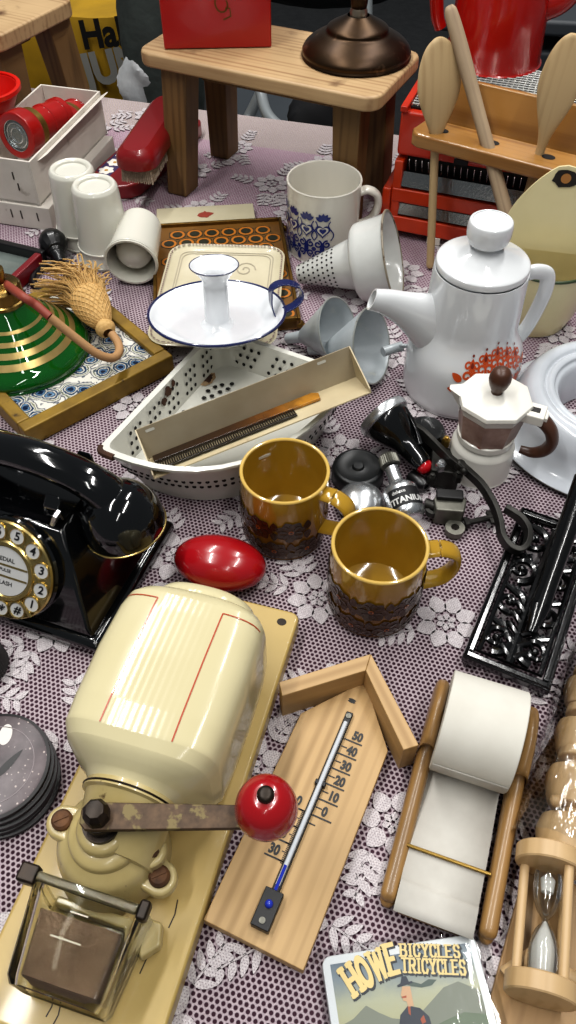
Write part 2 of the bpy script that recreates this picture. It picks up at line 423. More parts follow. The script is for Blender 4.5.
# ---------------------------------------------------------------- behind the table
M_bag = pbr('yellow_fabric_bag', '#b58e16', .7, var=(8, '#7d610d', .7), bump=(700, .3, .001)); M_blk = pbr('matt_black', '#101010', .6)
M_greylet = pbr('grey_print', '#8b8b86', .7)
t = thing('shopping_bag', 'yellow shopping bag with black and grey lettering behind the left stool', 'bag', M=place((-.53, 1.90, -.75), radians(-12)))
b = MB(M_bag)
rings = []
for k in range(13):
    z = .78 * k / 12; w_ = .23 + .02 * sin(k * .5); d_ = .10 + .02 * cos(k * .6)
    rings.append([(w_ * (1 if a == 0 else 1) * x + .006 * sin(k + i), d_ * y + .006 * cos(2 * k + i), z) for i, (x, y) in enumerate([(u / .5, v / .5) for u, v in rrect(1, 1, .12, 3)])])
b.loft(rings); b.build('bag_body', t)
bm_ = t.matrix_world.inverted(); S = lambda u, v: V((u, -.132 + .004 * sin(u * 20), v)); la, lb = bm_ @ atY(87, 30, 1.78), bm_ @ atY(90, 66, 1.78)
b = MB(M_blk); b.text('Hallo', .070, S, .0025, at=(la.x, la.z), rot=radians(10), shear=.1, align='LEFT'); b.build('lettering', t).data.materials[0] = M_blk
b = MB(M_greylet); b.text('JUMBO', .082, S, .004, at=(lb.x, lb.z), rot=radians(14), shear=.1, align='LEFT'); b.build('lettering', t)
for q in (-1, 1):
    b = MB(M_blk); b.strap(spline([(-.1, q * .1, .77), (-.08, q * .11, .9), (.08, q * .11, .9), (.1, q * .1, .77)], 6), .03, .004, (1, 0, 0)); b.build('handle', t)
# folding chair with a coat over its back
M_coat = pbr('dark_green_grey_coat', '#3d4542', .85, var=(14, '#262b2a', .8), bump=(60, .4, .004))
M_tube = pbr('pale_grey_tube', '#8f9496', .35, .3); M_seat = pbr('grey_vinyl', '#3c4146', .6)
t = thing('folding_chair', 'grey tubular chair behind the table, seen between the stool legs', 'chair', M=place((.03, 2.02, -.75), radians(8)))
for sx in (-1, 1):
    b = MB(M_tube); b.tube(spline([(sx * .2, -.16, 0), (sx * .19, -.02, .3), (sx * .185, .12, .62), (sx * .18, .2, .88)], 6), .013); b.build('back_leg', t)
    b = MB(M_tube); b.tube(spline([(sx * .185, .26, 0), (sx * .18, .05, .28), (sx * .175, -.16, .52)], 6), .013); b.build('front_leg', t)
b = MB(M_tube); b.tube([(-.19, -.07, .19), (.19, -.07, .19)], .010); b.build('stretcher', t)
ci_ = t.matrix_world.inverted() if False else (place((.03, 2.02, -.75), radians(8))).inverted()
for P_ in ((atY(259, 70, 1.80), atY(262, 98, 1.74), atY(270, 118, 1.68), atY(290, 131, 1.64), atY(330, 138, 1.62)), (atY(262, 90, 1.86), atY(248, 118, 1.84), atY(238, 136, 1.80), atY(222, 165, 1.76))):
    b = MB(M_tube); b.tube([ci_ @ q for q in spline(P_, 6)], .012); b.build('frame_tube', t)
b = MB(M_seat); b.prism(rrect(.34, .36, .04), .50, .53); b.build('seat', t, bevel=.01)
b = MB(M_seat); b.box((0, .19, .78), (.34, .03, .18)); b.build('backrest', t, bevel=.01)
def lumpy(b, c, r, sc, amp, seed, n=36):
    rr = random.Random(seed); ph = [(rr.uniform(2, 6), rr.uniform(2, 6), rr.uniform(0, 6)) for _ in range(5)]
    m = n // 2; rings = []
    for i in range(1, m):
        th = pi * i / m; row = []
        for k in range(n):
            a = 2 * pi * k / n; f = 1 + amp * sum(sin(p * a + q * th * 1.5 + s) for p, q, s in [(int(x), y, z) for x, y, z in ph]) / 3
            row.append(V(c) + V((r * f * sin(th) * cos(a) * sc[0], r * f * sin(th) * sin(a) * sc[1], -r * cos(th) * sc[2])))
        rings.append(row)
    b.loft(rings)
b = MB(M_coat); lumpy(b, (0, 0, 0), .2, (.34, .25, 1.5), .16, 4); o = b.build('coat'); o.location = atY(163, 40, 1.60)
tag(o, 'dark green grey coat hanging in folds beside the yellow bag', 'coat')
b = MB(pbr('grey_jacket_cloth', '#4a4f50', .85, var=(12, '#2f3334', .8), bump=(60, .4, .004))); lumpy(b, (0, 0, 0), .2, (1.5, .5, .7), .14, 9); o = b.build('jacket'); o.location = (.10, 2.42, -.02)
tag(o, 'mid grey jacket heaped on the chair behind the red box', 'jacket')
M_pack = pbr('black_nylon', '#121316', .55, bump=(300, .3, .001))
t = thing('backpack', 'small black bag leaning on the chair legs under the stool', 'bag', M=place((atY(322, 128, 1.56)) - V((0, 0, .30)), radians(15)))
b = MB(M_pack); lumpy(b, (0, 0, .30), .075, (.95, .6, 1.2), .08, 2); b.build('bag_body', t)
b = MB(M_tube); b.ball((.01, -.047, .33), .004, 12); b.build('stud', t)
M_plastic = pbr('white_plastic_bag', '#b9bbbc', .45, var=(12, '#8b9094', .8), bump=(25, .5, .006))
b = MB(M_plastic); lumpy(b, (0, 0, 0), .042, (1.0, .6, 1.6), .30, 6); o = b.build('plastic_bag'); o.location = atY(143, 90, 1.58)
tag(o, 'crumpled white plastic bag at the left foot of the footstool', 'bag')
M_crate = pbr('grey_crate_plastic', '#3d4145', .5); M_blue = pbr('blue_crate_plastic', '#1f3f74', .5)
t = thing('storage_crate', 'grey plastic crate with a rim on the floor behind the right of the stool', 'crate', M=place((.70, 2.15, -.75), radians(-8)))
b = MB(M_crate)
for k in range(4): b.box((0, 0, .06 + k * .17), (.62 - .01 * k, .4, .15))
b.build('crate_wall', t, bevel=.012)
b = MB(M_crate); b.box((0, 0, .7), (.68, .46, .035)); b.build('rim', t, bevel=.01)
t = thing('blue_crate', 'blue plastic crate low beside the orange appliance', 'crate', M=place((.40, 1.60, -.75), radians(-8)))
b = MB(M_blue); b.box((0, 0, .24), (.22, .2, .46)); b.build('crate_wall', t, bevel=.01)
b = MB(M_blue); b.box((0, 0, .485), (.245, .225, .03)); b.build('rim', t, bevel=.008)
b = MB(pbr('white_line', '#a5adb6', .5)); 
for k in range(3): b.box((0, -.101, .14 + .11 * k), (.18, .002, .03))
b.build('vent_panel', t)
# ---------------------------------------------------------------- white carton with torches
M_card = pbr('white_cardboard', '#cfc9c0', .8, var=(20, '#b3aba1', .6), dirt=(30, '#8f8478', .66, .75)); M_cardin = pbr('bare_cardboard', '#a59a8c', .85, var=(30, '#877b6e', .7))
M_staple = pbr('staple', '#4a4540', .4, .6)
NC = at(50, 232, 0); YB = radians(-15)
def carton(t, L, W, H, z0, open_top):
    """near right corner at the local origin; x to the left is negative, y away"""
    w_ = .003
    if open_top:
        b = MB(M_card, M_cardin); b.box((-W / 2, L / 2, z0 + w_ / 2), (W, L, w_)); b.build('bottom', t)
        for nm, c, d in (('side_wall', (-w_ / 2, L / 2, z0 + H / 2), (w_, L, H)), ('side_wall', (-W + w_ / 2, L / 2, z0 + H / 2), (w_, L, H)), ('end_wall', (-W / 2, w_ / 2, z0 + H / 2), (W - 2 * w_, w_, H)), ('end_wall', (-W / 2, L - w_ / 2, z0 + H / 2), (W - 2 * w_, w_, H))):
            b = MB(M_card); b.box(c, d); b.build(nm, t, bevel=.0008)
    else:
        b = MB(M_card); b.box((-W / 2, L / 2, z0 + H / 2), (W, L, H)); b.build('carton_body', t, bevel=.0015)
t = thing('cardboard_box', 'closed white cardboard box underneath the open torch box', 'box', M=place(NC + V((.006, 0, 0)), YB))
carton(t, .225, .098, .035, 0, False)
b = MB(M_staple)
for x in (-.02, -.045, -.06): b.box((x, -.0006, .02), (.0015, .001, .012))
b.build('staple', t)
t = thing('cardboard_box', 'open white cardboard box holding red torches', 'box', M=place(NC + V((-.006, .006, 0)), YB))
carton(t, .23, .098, .062, .0355, True)
b = MB(M_card); b.hexa([(-.001, .02, .09), (.001, .02, .09), (.001, .228, .09), (-.001, .228, .09)], [(.008, .03, .095), (.010, .03, .095), (.014, .228, .098), (.012, .228, .098)]); b.build('side_flap', t)
b = MB(M_staple)
for x, z in ((-.03, .075), (-.026, .06)): b.box((x, -.0006, z), (.0015, .001, .010))
b.build('staple', t)
M_red = pbr('red_enamel_paint', '#a01512', .3, coat=.4, var=(20, '#7c0f0d', .5)); M_brass = pbr('dull_brass', '#a88a4b', .35, .9, var=(30, '#6f5a2e', .6))
M_lens = pbr('clear_lens', '#8f9492', .12, .7, bump=(160, .9, .003)); M_chrome = pbr('chrome', '#d4d6d8', .27, .9, var=(25, '#a5a7a9', .4)); M_darkred = pbr('dark_red', '#6b0d0c', .35, coat=.3)
def torch(nm, label, c, d):
    t = thing(nm, label, 'torch', M=frame(c, d), group='red torches in the white box')
    b = MB(M_red); b.lathe(sp2([(.021, .0), (.0295, .0), (.031, .004), (.031, .022), (.028, .026)], 4), 36); b.build('head', t)
    b = MB(M_lens); b.lathe([(0, .002), (.012, .0028), (.0225, .0036)], 36); b.lathe([(0, .004), (.004, .006), (.012, .014), (.022, .004)], 30); b.build('lens', t)
    b = MB(M_chrome)
    for r in (.0215, .0165, .010): b.tube([(r * cos(2 * pi * k / 30), r * sin(2 * pi * k / 30), .0025) for k in range(30)], .0009, 6, closed=True)
    b.build('lens_ring', t)
    b = MB(M_brass); b.lathe([(.026, .026), (.0275, .027), (.0275, .038), (.025, .039)], 36); b.build('brass_ring', t)
    b = MB(M_red, M_darkred); b.lathe([(.024, .039), (.0235, .060), (.025, .061), (.025, .066), (.0235, .067), (.0235, .090), (.025, .091), (.025, .100), (.02, .104), (0, .104)], 36); b.build('barrel', t)
A, B_ = at(16, 136, .094), at(80, 106, .078)
torch('torch', 'red torch with round clear lens facing out of the white box', A, B_ - A)
torch('torch', 'second red torch lying behind in the white box, only its barrel end showing', at(60, 130, .064), (B_ - A) + V((-.025, .06, -.002)))
# red funnel at the left border
t = thing('plastic_funnel', 'bright red plastic funnel at the far left edge behind the torch box', 'funnel', (lambda q: V((q.x, q.y, 0)))(at(-18, 88, .125)))
t.scale = (1.36,) * 3
M_redpl = pbr('red_plastic', '#c4170d', .35, coat=.2)
b = MB(M_redpl); b.lathe(sp2([(.007, 0), (.008, .025), (.012, .04), (.035, .085), (.037, .092)], 4) + [(.035, .092), (.033, .085), (.010, .041), (.006, .03), (.005, 0)], 36); b.build('cone', t)
b = MB(M_redpl); b.lathe([(.037, .088), (.040, .090), (.040, .094), (.036, .094), (.037, .088)], 36); b.build('rim', t)

# ---------------------------------------------------------------- brush set
M_brred = pbr('dark_red_lacquer', '#7d1519', .28, coat=.4); M_pur = pbr('purple_band', '#41335c', .6); M_daisy = pbr('daisy_white', '#e4e0d8', .6); M_dyel = pbr('daisy_centre', '#b98a2c', .6)
c = at(150, 188, 0); YBr = radians(-24)
t = thing('brush_holder', 'dark red wooden brush panel painted with a row of white daisies', 'holder', M=place(c + V((-.036, .004, 0)), radians(-21)))
b = MB(M_brred); b.prism([(-.047, .0), (-.044, -.018), (-.033, -.032), (-.016, -.040), (.006, -.040), (.024, -.032), (.034, -.018), (.037, 0), (.037, .19), (.03, .205), (-.04, .205), (-.047, .19)], 0, .022); b.build('panel', t, bevel=.004)
b = MB(M_pur, M_daisy, M_dyel); S = lambda h: (lambda u, v: V((u, v, .0222 + h)))
b.flat([(-.041, -.01), (-.015, -.022), (-.015, .198), (-.041, .198)], S(0))
for k in range(8):
    cc = (-.028, -.004 + .0262 * k); b.use(M_daisy)
    for j in range(6): b.flat(petal(cc, 2 * pi * j / 6 + .3 * k, .002, .0125, .0052, 6), S(.0002 + .00003 * j))
    b.use(M_dyel); b.flat(circle(.003, 10, cc), S(.0006))
b.build('daisy_band', t, norm=False)
t = thing('clothes_brush', 'dark red lacquered clothes brush with pale bristles, lying on the daisy panel', 'brush', M=place(at(147, 182, .050) + V((.003, .080, -.0225)), radians(-11)))
prof = [(.0, .0)]
b = MB(M_brred); rings = []
for k in range(9):
    a = k / 8; z = .044 + .026 * a; f = 1 - .45 * max(0, (a - .35) / .65) ** 2.2
    rings.append([(x * (f * .9 + .1), y * (.85 + .15 * f) + .0, z) for x, y in rrect(.058, .190, .024, 6)])
b.loft(rings); b.build('handle', t)
M_bris = pbr('horsehair', '#8d7c6c', .9, var=(500, '#c0b09d', .9)); rr = random.Random(5); b = MB(M_bris)
for i in range(16):
    for j in range(44):
        x = -.020 + .040 * i / 15; y = -.082 + .164 * j / 43
        if 0 < i < 15 and 1 < j < 42: continue
        for q in range(2):
            e = V((x * 1.12 + rr.uniform(-.001, .001), y * 1.03 + rr.uniform(-.0015, .0015), .0228)); p = V((x, y, .045)); b.strap([p, e], .0013, .0013, (1, .3, 0))
b.box((0, 0, .0355), (.038, .158, .022)); o = b.build('bristles', t); o['kind'] = 'stuff'

# ---------------------------------------------------------------- white porcelain beakers, upside down in nested pairs
M_cup = pbr('cream_white_china', '#cdcbc0', .22, coat=.5)
def beaker_prof(h=.080):
    return sp2([(0, h - .005), (.017, h - .005), (.0195, h - .002), (.0235, h), (.0265, h - .003), (.028, h - .010), (.0305, .03), (.0325, .006)], 4) + [(.0332, .004), (.0332, 0), (.0308, 0), (.029, .03), (.025, h - .016), (0, h - .013)]
def beaker(label, M, group):
    M = M @ Matrix.Scale(1.06, 4)
    t = thing('porcelain_beaker', label, 'cup', M=M, group=group); b = MB(M_cup); b.lathe(beaker_prof(), 48); b.build('beaker_wall', t)
    b = MB(M_cup); b.tube([(.0332 * cos(2 * pi * k / 48), .0332 * sin(2 * pi * k / 48), .003) for k in range(48)], .0012, 8, closed=True); b.build('rim', t); return t
gb = 'white porcelain beakers at the left'
t1 = beaker('upper of the two upturned white beakers nearest the cardboard box', place(at(86, 240, 0) + V((0, 0, .0195))), gb)
copy_thing(t1, 'lower white beaker under the upturned one nearest the cardboard box', place(at(86, 240, 0) + V((.001, 0, 0))) @ Matrix.Scale(1.06, 4))
copy_thing(t1, 'upper upturned white beaker in the middle, between the standing pair and the lying one', place(at(108, 257, 0) + V((0, 0, .0195))) @ Matrix.Scale(1.06, 4))
copy_thing(t1, 'lower white beaker under the middle upturned one', place(at(108, 257, 0) + V((-.001, 0, 0))) @ Matrix.Scale(1.06, 4))
Md = frame(at(131, 263, .036), V((.10, 1, -.02)) if False else V((.06, 1, .10)))
copy_thing(t1, 'white beaker lying on its side with its round mouth toward the viewer', Md)
t2 = thing('porcelain_beaker', 'white beaker pushed bottom first into the lying one, its dome showing in the mouth', 'cup', M=Md @ Matrix.Translation((0, 0, .004)), group=gb)
b = MB(M_cup); b.lathe(sp2([(0, .002), (.008, .003), (.018, .008), (.0225, .016), (.0240, .028), (.0245, .06)], 5), 40); b.build('beaker_wall', t2)

# ---------------------------------------------------------------- black rubber bulb, picture frame
M_rub = pbr('black_rubber', '#0d0d0e', .35, coat=.2)
t = thing('rubber_bulb', 'black rubber bulb with a ribbed neck and looped black cord', 'bulb', M=frame(at(53, 243, .022), V((.35, -.8, -.10))))
b = MB(M_rub); b.lathe(sp2([(0, -.019), (.012, -.016), (.0185, -.004), (.0185, .006), (.013, .016), (.010, .018)], 5), 14); b.build('ball', t, angle=20)
b = MB(M_rub); b.lathe([(.009, .016), (.011, .02), (.009, .023), (.010, .027), (.008, .030), (.008, .036), (.005, .042), (0, .042)], 20); b.build('neck', t)
b = MB(M_rub); inv_ = t.matrix_world.inverted(); P = [at(72, 268, .012), at(64, 265, .007), at(50, 263, .006), at(38, 270, .006), at(33, 281, .006), at(38, 290, .006), at(47, 292, .006)]
b.tube([inv_ @ p for p in spline(P, 8)], .0052, 10); b.build('cord', t)
M_fred = pbr('red_frame_paint', '#6e1019', .35, coat=.3); M_fblk = pbr('black_frame_paint', '#121112', .3, coat=.3)
C0 = at(46, 250, .022); d1 = (at(0, 239, .022) - C0); YF = atan2(d1.y, d1.x) - pi
t = thing('framed_picture', 'black and red picture frame lying at the left edge with grey glass', 'picture', M=place(V((C0.x, C0.y, 0)), YF))
fw, W_, H_ = .010, .15, .14
for nm, m, c, d in (('frame_rail', M_fblk, (-W_ / 2, -fw / 2, .012), (W_, fw, .022)), ('frame_rail', M_fred, (-fw / 2, -H_ / 2, .0125), (fw, H_ - .0205, .021)), ('frame_rail', M_fred, (-W_ + fw / 2, -H_ / 2, .0125), (fw, H_ - .0205, .021)), ('frame_rail', M_fblk, (-W_ / 2, -H_ + fw / 2, .012), (W_, fw, .022))):
    b = MB(m); b.box(c, d); b.build(nm, t, bevel=.002)
b = MB(pbr('framed_grey_print', '#6c7470', .12, coat=.8, var=(25, '#4c534f', .8))); b.box((-W_ / 2, -H_ / 2, .008), (W_ - .02, H_ - .02, .004)); b.build('pane', t)

# ---------------------------------------------------------------- tile tray with perfume atomiser
M_gold = pbr('old_gold_paint', '#8f7226', .42, .25, var=(40, '#684f16', .7), dirt=(60, '#3f2c0d', .66, .74))
Rc = at(173, 355, .024); TT = place((Rc.x, Rc.y, 0), radians(41))          # local x runs along the lower right side, origin at the right hand corner
t = thing('tile_tray', 'gold framed tray with a blue paisley tile, under the green perfume bottle', 'tray', M=TT)
LX, LY, fw, hh = .190, .215, .0155, .024
b = MB(M_gold)
def rail(lo, hi, inn): pass
for (x0, y0, x1, y1) in ((-LX, 0, 0, fw), (-LX, LY - fw, 0, LY), (-LX, fw, -LX + fw, LY - fw), (-fw, fw, 0, LY - fw)):
    b = MB(M_gold); b.box(((x0 + x1) / 2, (y0 + y1) / 2, hh / 2), (x1 - x0, y1 - y0, hh)); b.build('frame_rail', t, bevel=.002)
N = NT('paisley_tile'); vo = N.n('ShaderNodeTexVoronoi', _voronoi_dimensions='2D', Scale=46.0); vec = N.coord(); N.t.links.new(vec, vo.inputs[0])
nz = N.noise(70, 3); nz2 = N.noise(160, 2, N.coord(loc=(1, 2, 3)))
ringv = N.math('ADD', vo.outputs['Distance'], N.math('MULTIPLY', N.math('SUBTRACT', nz, .5), .55))
c = N.ramp(ringv, [(.08, '#16253f'), (.15, '#6488a8'), (.21, '#16233a'), (.27, '#dcd9cf'), (.31, '#1b2a40'), (.38, '#32506b'), (.42, '#dcd9cf'), (.48, '#465226'), (.54, '#dcd9cf'), (.62, '#1e2c44'), (.67, '#dcd9cf')])
c = N.mix(N.ramp(nz2, [(.60, 0.0), (.63, .8)]), c, rgb('#26384f'))
N.set(N.b.inputs['Base Color'], c); N.b.inputs['Roughness'].default_value = .12; N.b.inputs['Coat Weight'].default_value = .5
b = MB(N.m); b.box((-LX / 2, LY / 2, .013), (LX - 2 * fw, LY - 2 * fw, .010)); b.build('tile', t)
zt = .0182
# perfume bottle
N = NT('green_bottle_glass'); N.b.inputs['Base Color'].default_value = rgb('#0c6a1d'); N.b.inputs['Roughness'].default_value = .04; N.b.inputs['Coat Weight'].default_value = .8
N.b.inputs['Transmission Weight'].default_value = .45; M_green = N.m
M_stripe = pbr('gilt_stripe', '#b8a06a', .28, .7, var=(60, '#8d763f', .5)); M_brs = pbr('atomiser_brass', '#a08550', .25, 1, var=(40, '#5e4a26', .6))
cb = at(20, 350, zt)
t = thing('perfume_atomiser', 'squat green glass perfume bottle with gold stripes, brass neck and tasselled squeeze bulb', 'perfume bottle', cb)
gp = sp2([(0, .0005), (.074, .0005), (.0795, .003), (.0805, .008), (.077, .014), (.070, .020)], 3) + sp2([(.069, .021), (.052, .037), (.036, .053), (.026, .064), (.022, .070)], 4)
b = MB(M_green); b.lathe(gp, 72); b.build('bottle', t)
for z0, z1 in ((.0225, .0280), (.0315, .0365), (.0405, .0445), (.050, .0528)):
    b = MB(M_stripe); b.lathe([(rad_at(gp[12:], z) + .0004, z) for z in (z0, (z0 + z1) / 2, z1)], 72); b.build('gilt_stripe', t)
b = MB(M_brs); b.lathe([(.024, .068), (.0245, .072), (.0225, .073), (.0225, .086), (.020, .089), (.010, .091), (.0085, .092), (.0085, .100), (.0095, .101), (.0095, .107), (0, .108)], 36); b.build('brass_neck', t)
iv = lambda p: p - cb
M_hose1 = pbr('brown_rubber_hose', '#8a4030', .55); M_hose2 = pbr('tan_braided_hose', '#a9835a', .7, bump=(900, .5, .001))
H1 = [cb + V((.008, 0, .088)), at(22, 296, .12), at(36, 305, .112), at(50, 317, .103)]
b = MB(M_hose1); b.tube([iv(p) for p in spline(H1, 6)], .0048, 12); b.build('hose', t)
H2 = [at(50, 317, .103), at(72, 335, .083), at(96, 353, .062), at(112, 358, .050), at(119, 352, .045), at(118, 343, .045), at(112, 334, .047)]
b = MB(M_hose2); b.tube([iv(p) for p in spline(H2, 6)], .0048, 12); b.build('braided_hose', t)
M_straw = pbr('straw_thread', '#b58f55', .8, var=(300, '#d4b27a', .8), bump=(500, .6, .001))
a0, a1 = at(107, 331, .047), at(80, 285, .058); dd = a1 - a0; Mb = frame(a0, dd)
b = MB(M_straw); b.M = Matrix.Translation(-cb) @ Mb
bp = sp2([(.006, -.004), (.010, .0), (.0115, .006), (.008, .011), (.012, .018), (.0185, .036), (.0215, .052), (.019, .064), (.012, .069)], 5); b.lathe(bp, 32)
for k in range(20):
    for s_ in (-1, 1):
        pts = []
        for q in range(12):
            z = .012 + .054 * q / 11; a = 2 * pi * k / 20 + s_ * q * .16; r = rad_at(bp[12:], z) + .0004; pts.append((r * cos(a), r * sin(a), z))
        b.tube(pts, .0006, 4)
b.build('squeeze_bulb', t)
b = MB(M_straw); b.M = Matrix.Translation(-cb) @ Mb; rr = random.Random(11)
for k in range(330):
    a = rr.uniform(0, 2 * pi); r = .012 + rr.uniform(0, .009); L = rr.uniform(.016, .036); sp = rr.uniform(.1, 1.0); hook = rr.uniform(-.016, .008)
    p0 = V((r * cos(a), r * sin(a), .060)); p1 = p0 + V((cos(a) * L * .25 * sp, sin(a) * L * .25 * sp, L * .5)); p2 = p0 + V((cos(a) * L * .55 * sp + hook, sin(a) * L * .5 * sp + .3 * hook, L * .9)); p3 = p2 + V((hook * 1.2, hook * .4, L * .12))
    pts = spline([p0, p1, p2, p3], 4)
    Mw = Mb; ok = []
    for p in pts:
        wv = Mw @ p; wv.z = max(wv.z, .026); ok.append(Mw.inverted() @ wv)
    b.tube(ok, .0008, 4)
o = b.build('fringe', t); o['kind'] = 'stuff'
# ---------------------------------------------------------------- trays behind the candle holder
M_tan = pbr('brown_tray_ground', '#74501f', .4, coat=.2, var=(30, '#5a3c16', .6)); M_ringo = pbr('orange_ring_print', '#a8671f', .4); M_ringd = pbr('dark_green_print', '#28291c', .4)
M_edge = pbr('antique_gold_edge', '#7a5c26', .35, .7, var=(60, '#3f2f14', .6))
TR, BR = at(281, 217, .018), at(301, 318, .018); yv = TR - BR; Yb = atan2(yv.y, yv.x) - pi / 2
t = thing('ring_pattern_tray', 'brown tray printed with orange and dark rings, under the cream plate', 'tray', M=place(V((BR.x, BR.y, 0)), Yb))
Lt, Wt = yv.length, .178
b = MB(M_tan, M_ringo, M_ringd); b.box((-Wt / 2, Lt / 2, .008), (Wt, Lt, .012))
S = lambda h: (lambda u, v: V((u, v, .0143 + h)))
ny_ = int((Lt - .022) / .0215) + 1
for j in range(ny_):
    for i in range(7):
        c = (-.016 - .0235 * i - (.0118 if j % 2 else 0), .016 + .0215 * j)
        if c[0] < -Wt + .010: continue
        b.use(M_ringd); b.flat(circle(.0128, 6, c, pi / 6), S(0)); b.use(M_ringo); b.ring(c, .0070, .0102, S(.0002)); b.use(M_ringd); b.flat(circle(.0050, 12, c), S(.0003))
b.build('printed_base', t, norm=False)
for nm, c, d in (('edge_strip', (-.002, Lt / 2, .011), (.004, Lt, .016)), ('edge_strip', (-Wt + .002, Lt / 2, .011), (.004, Lt, .016)), ('edge_strip', (-Wt / 2, Lt - .002, .011), (Wt - .0084, .004, .016)), ('edge_strip', (-Wt / 2, .002, .011), (Wt - .0084, .004, .016))):
    b = MB(M_edge); b.box(c, d); b.build(nm, t, bevel=.001)
for sx, y in ((-.001, .004), (-.001, Lt - .004), (-Wt + .001, .004), (-Wt + .001, Lt - .004)):
    b = MB(M_edge); b.ball((sx, y, .006), .006, 14); b.ball((sx + .006, y - .002, .004), .004, 12); b.build('corner_foot', t)
M_cream = pbr('cream_ceramic', '#c2baa0', .35, coat=.3, var=(25, '#b1a88b', .6)); M_emb2 = pbr('embossed_line', '#a39a86', .5); M_purp = pbr('rope_line', '#7e6a66', .6)
t = thing('cream_box', 'flat cream box with a small red mark behind the ring patterned tray', 'box', M=place(at(206, 226, 0) + V((0, .008, 0)), Yb))
b = MB(M_cream); b.box((0, 0, .004), (.135, .045, .008)); b.build('box_body', t, bevel=.002)
b = MB(M_cream); b.box((0, 0, .0105), (.139, .049, .005)); b.build('box_lid', t, bevel=.0015)
b = MB(pbr('red_mark', '#8d3a2c', .6)); S = lambda u, v: V((u, v, .0133)); b.flat(petal((0, 0), .2, -.012, .012, .007), S); b.flat(petal((0, 0), 1.7, -.009, .009, .005), lambda u, v: V((u, v, .0134))); b.build('red_mark', t)
p0 = at(166, 247, .024)
t = thing('embossed_plate', 'cream square plate with embossed scrolls and a rope border behind the candle holder', 'plate', M=place(V((at(220, 293, .024).x, at(220, 293, .024).y, .0165)), radians(-3)))
b = MB(M_cream); PW, PL = .152, .215
rings = [[(x, y, 0) for x, y in rrect(PW * .86, PL * .9, .02, 6)], [(x, y, .005) for x, y in rrect(PW * .97, PL * .98, .024, 6)], [(x, y, .009) for x, y in rrect(PW, PL, .026, 6)], [(x, y, .0095) for x, y in rrect(PW * .985, PL * .99, .025, 6)], [(x, y, .0055) for x, y in rrect(PW * .86, PL * .9, .02, 6)]]
b.loft(rings); b.build('plate_body', t)
b = MB(M_purp, M_emb2); S = lambda u, v: V((u, v, .0102)); SS = lambda u, v: V((u, v, .0061))
def dashes(poly, w, L, S):
    for (x0, y0), (x1, y1) in zip(poly, poly[1:] + poly[:1]):
        d = hypot(x1 - x0, y1 - y0); n = max(1, int(d / L))
        for k in range(n):
            a, e = k / n, (k + .62) / n; b.stroke([(x0 + (x1 - x0) * a, y0 + (y1 - y0) * a), (x0 + (x1 - x0) * e, y0 + (y1 - y0) * e)], w, S)
dashes(rrect(PW * .955, PL * .965, .023, 5), .0018, .0042, lambda u, v: V((u, v, .0104)))
b.use(M_emb2)
for f in (.80, .76): b.stroke(rrect(PW * f, PL * (f + .06), .012, 5) + [rrect(PW * f, PL * (f + .06), .012, 5)[0]], .0013, SS)
for sx in (-1, 1):
    for cy, s_ in ((.055, 1), (.0, -1), (-.055, 1)):
        b.stroke([(sx * (.026 + .014 * (1 - k / 22) * cos(k * .5 * s_)), cy + .017 * (1 - k / 22) * sin(k * .5 * s_)) for k in range(20)], .0018, SS)
b.build('scroll_relief', t, norm=False)

# ---------------------------------------------------------------- enamel candle holder
M_enam = pbr('white_enamel', '#dfe1e3', .18, coat=.6, var=(30, '#cdd0d4', .5), dirt=(55, '#5a5f68', .72, .76)); M_navy = pbr('navy_enamel_edge', '#1b2350', .25, coat=.5); M_chip = pbr('chipped_iron', '#3a3330', .6)
cc = at(217, 314, .090); zb = .0755
t = thing('candle_holder', 'white enamel chamberstick with a navy rim and blue loop handle', 'candle holder', V((cc.x, cc.y, zb)))
t.rotation_euler = (radians(-8), 0, 0); t.scale = (.94, .94, 1)
R0 = .0775
pp = sp2([(0, .0005), (.045, .0005), (.060, .004), (.070, .010), (R0, .016)], 5) + [(R0 - .0005, .0172)] + sp2([(R0 - .003, .016), (.068, .0108), (.058, .0055), (.043, .002), (0, .002)], 5)
b = MB(M_enam); b.lathe(pp, 72); b.build('pan', t)
b = MB(M_navy); b.tube([(R0 * cos(2 * pi * k / 72), R0 * sin(2 * pi * k / 72), .0165) for k in range(72)], .0016, 8, closed=True); b.build('pan_rim', t)
sk = sp2([(.020, .0015), (.0165, .004), (.0142, .007), (.0142, .011), (.0138, .030), (.0142, .036), (.019, .042), (.0268, .0475)], 5) + [(.027, .0485)] + sp2([(.0262, .0482), (.019, .0435), (.0128, .038), (.0122, .020), (0, .020)], 5)
sk = [(r, z * 1.42 if z > .01 else z) for r, z in sk]; b = MB(M_enam); b.lathe(sk, 48); b.build('candle_socket', t)
b = MB(M_navy); b.tube([(.0269 * cos(2 * pi * k / 48), .0269 * sin(2 * pi * k / 48), .0685) for k in range(48)], .0006, 6, closed=True); b.build('socket_rim', t)
hp = [(.066, .006, .007), (.062, .008, .018), (.061, .012, .026), (.062, .018, .034), (.070, .022, .038), (.082, .024, .038), (.093, .021, .034), (.095, .014, .026), (.088, .008, .020), (.076, .004, .0155)]
b = MB(M_navy); b.strap(spline(hp, 6), .0125, .0016, (-.25, 1, .1)); b.build('handle', t, bevel=.0005)

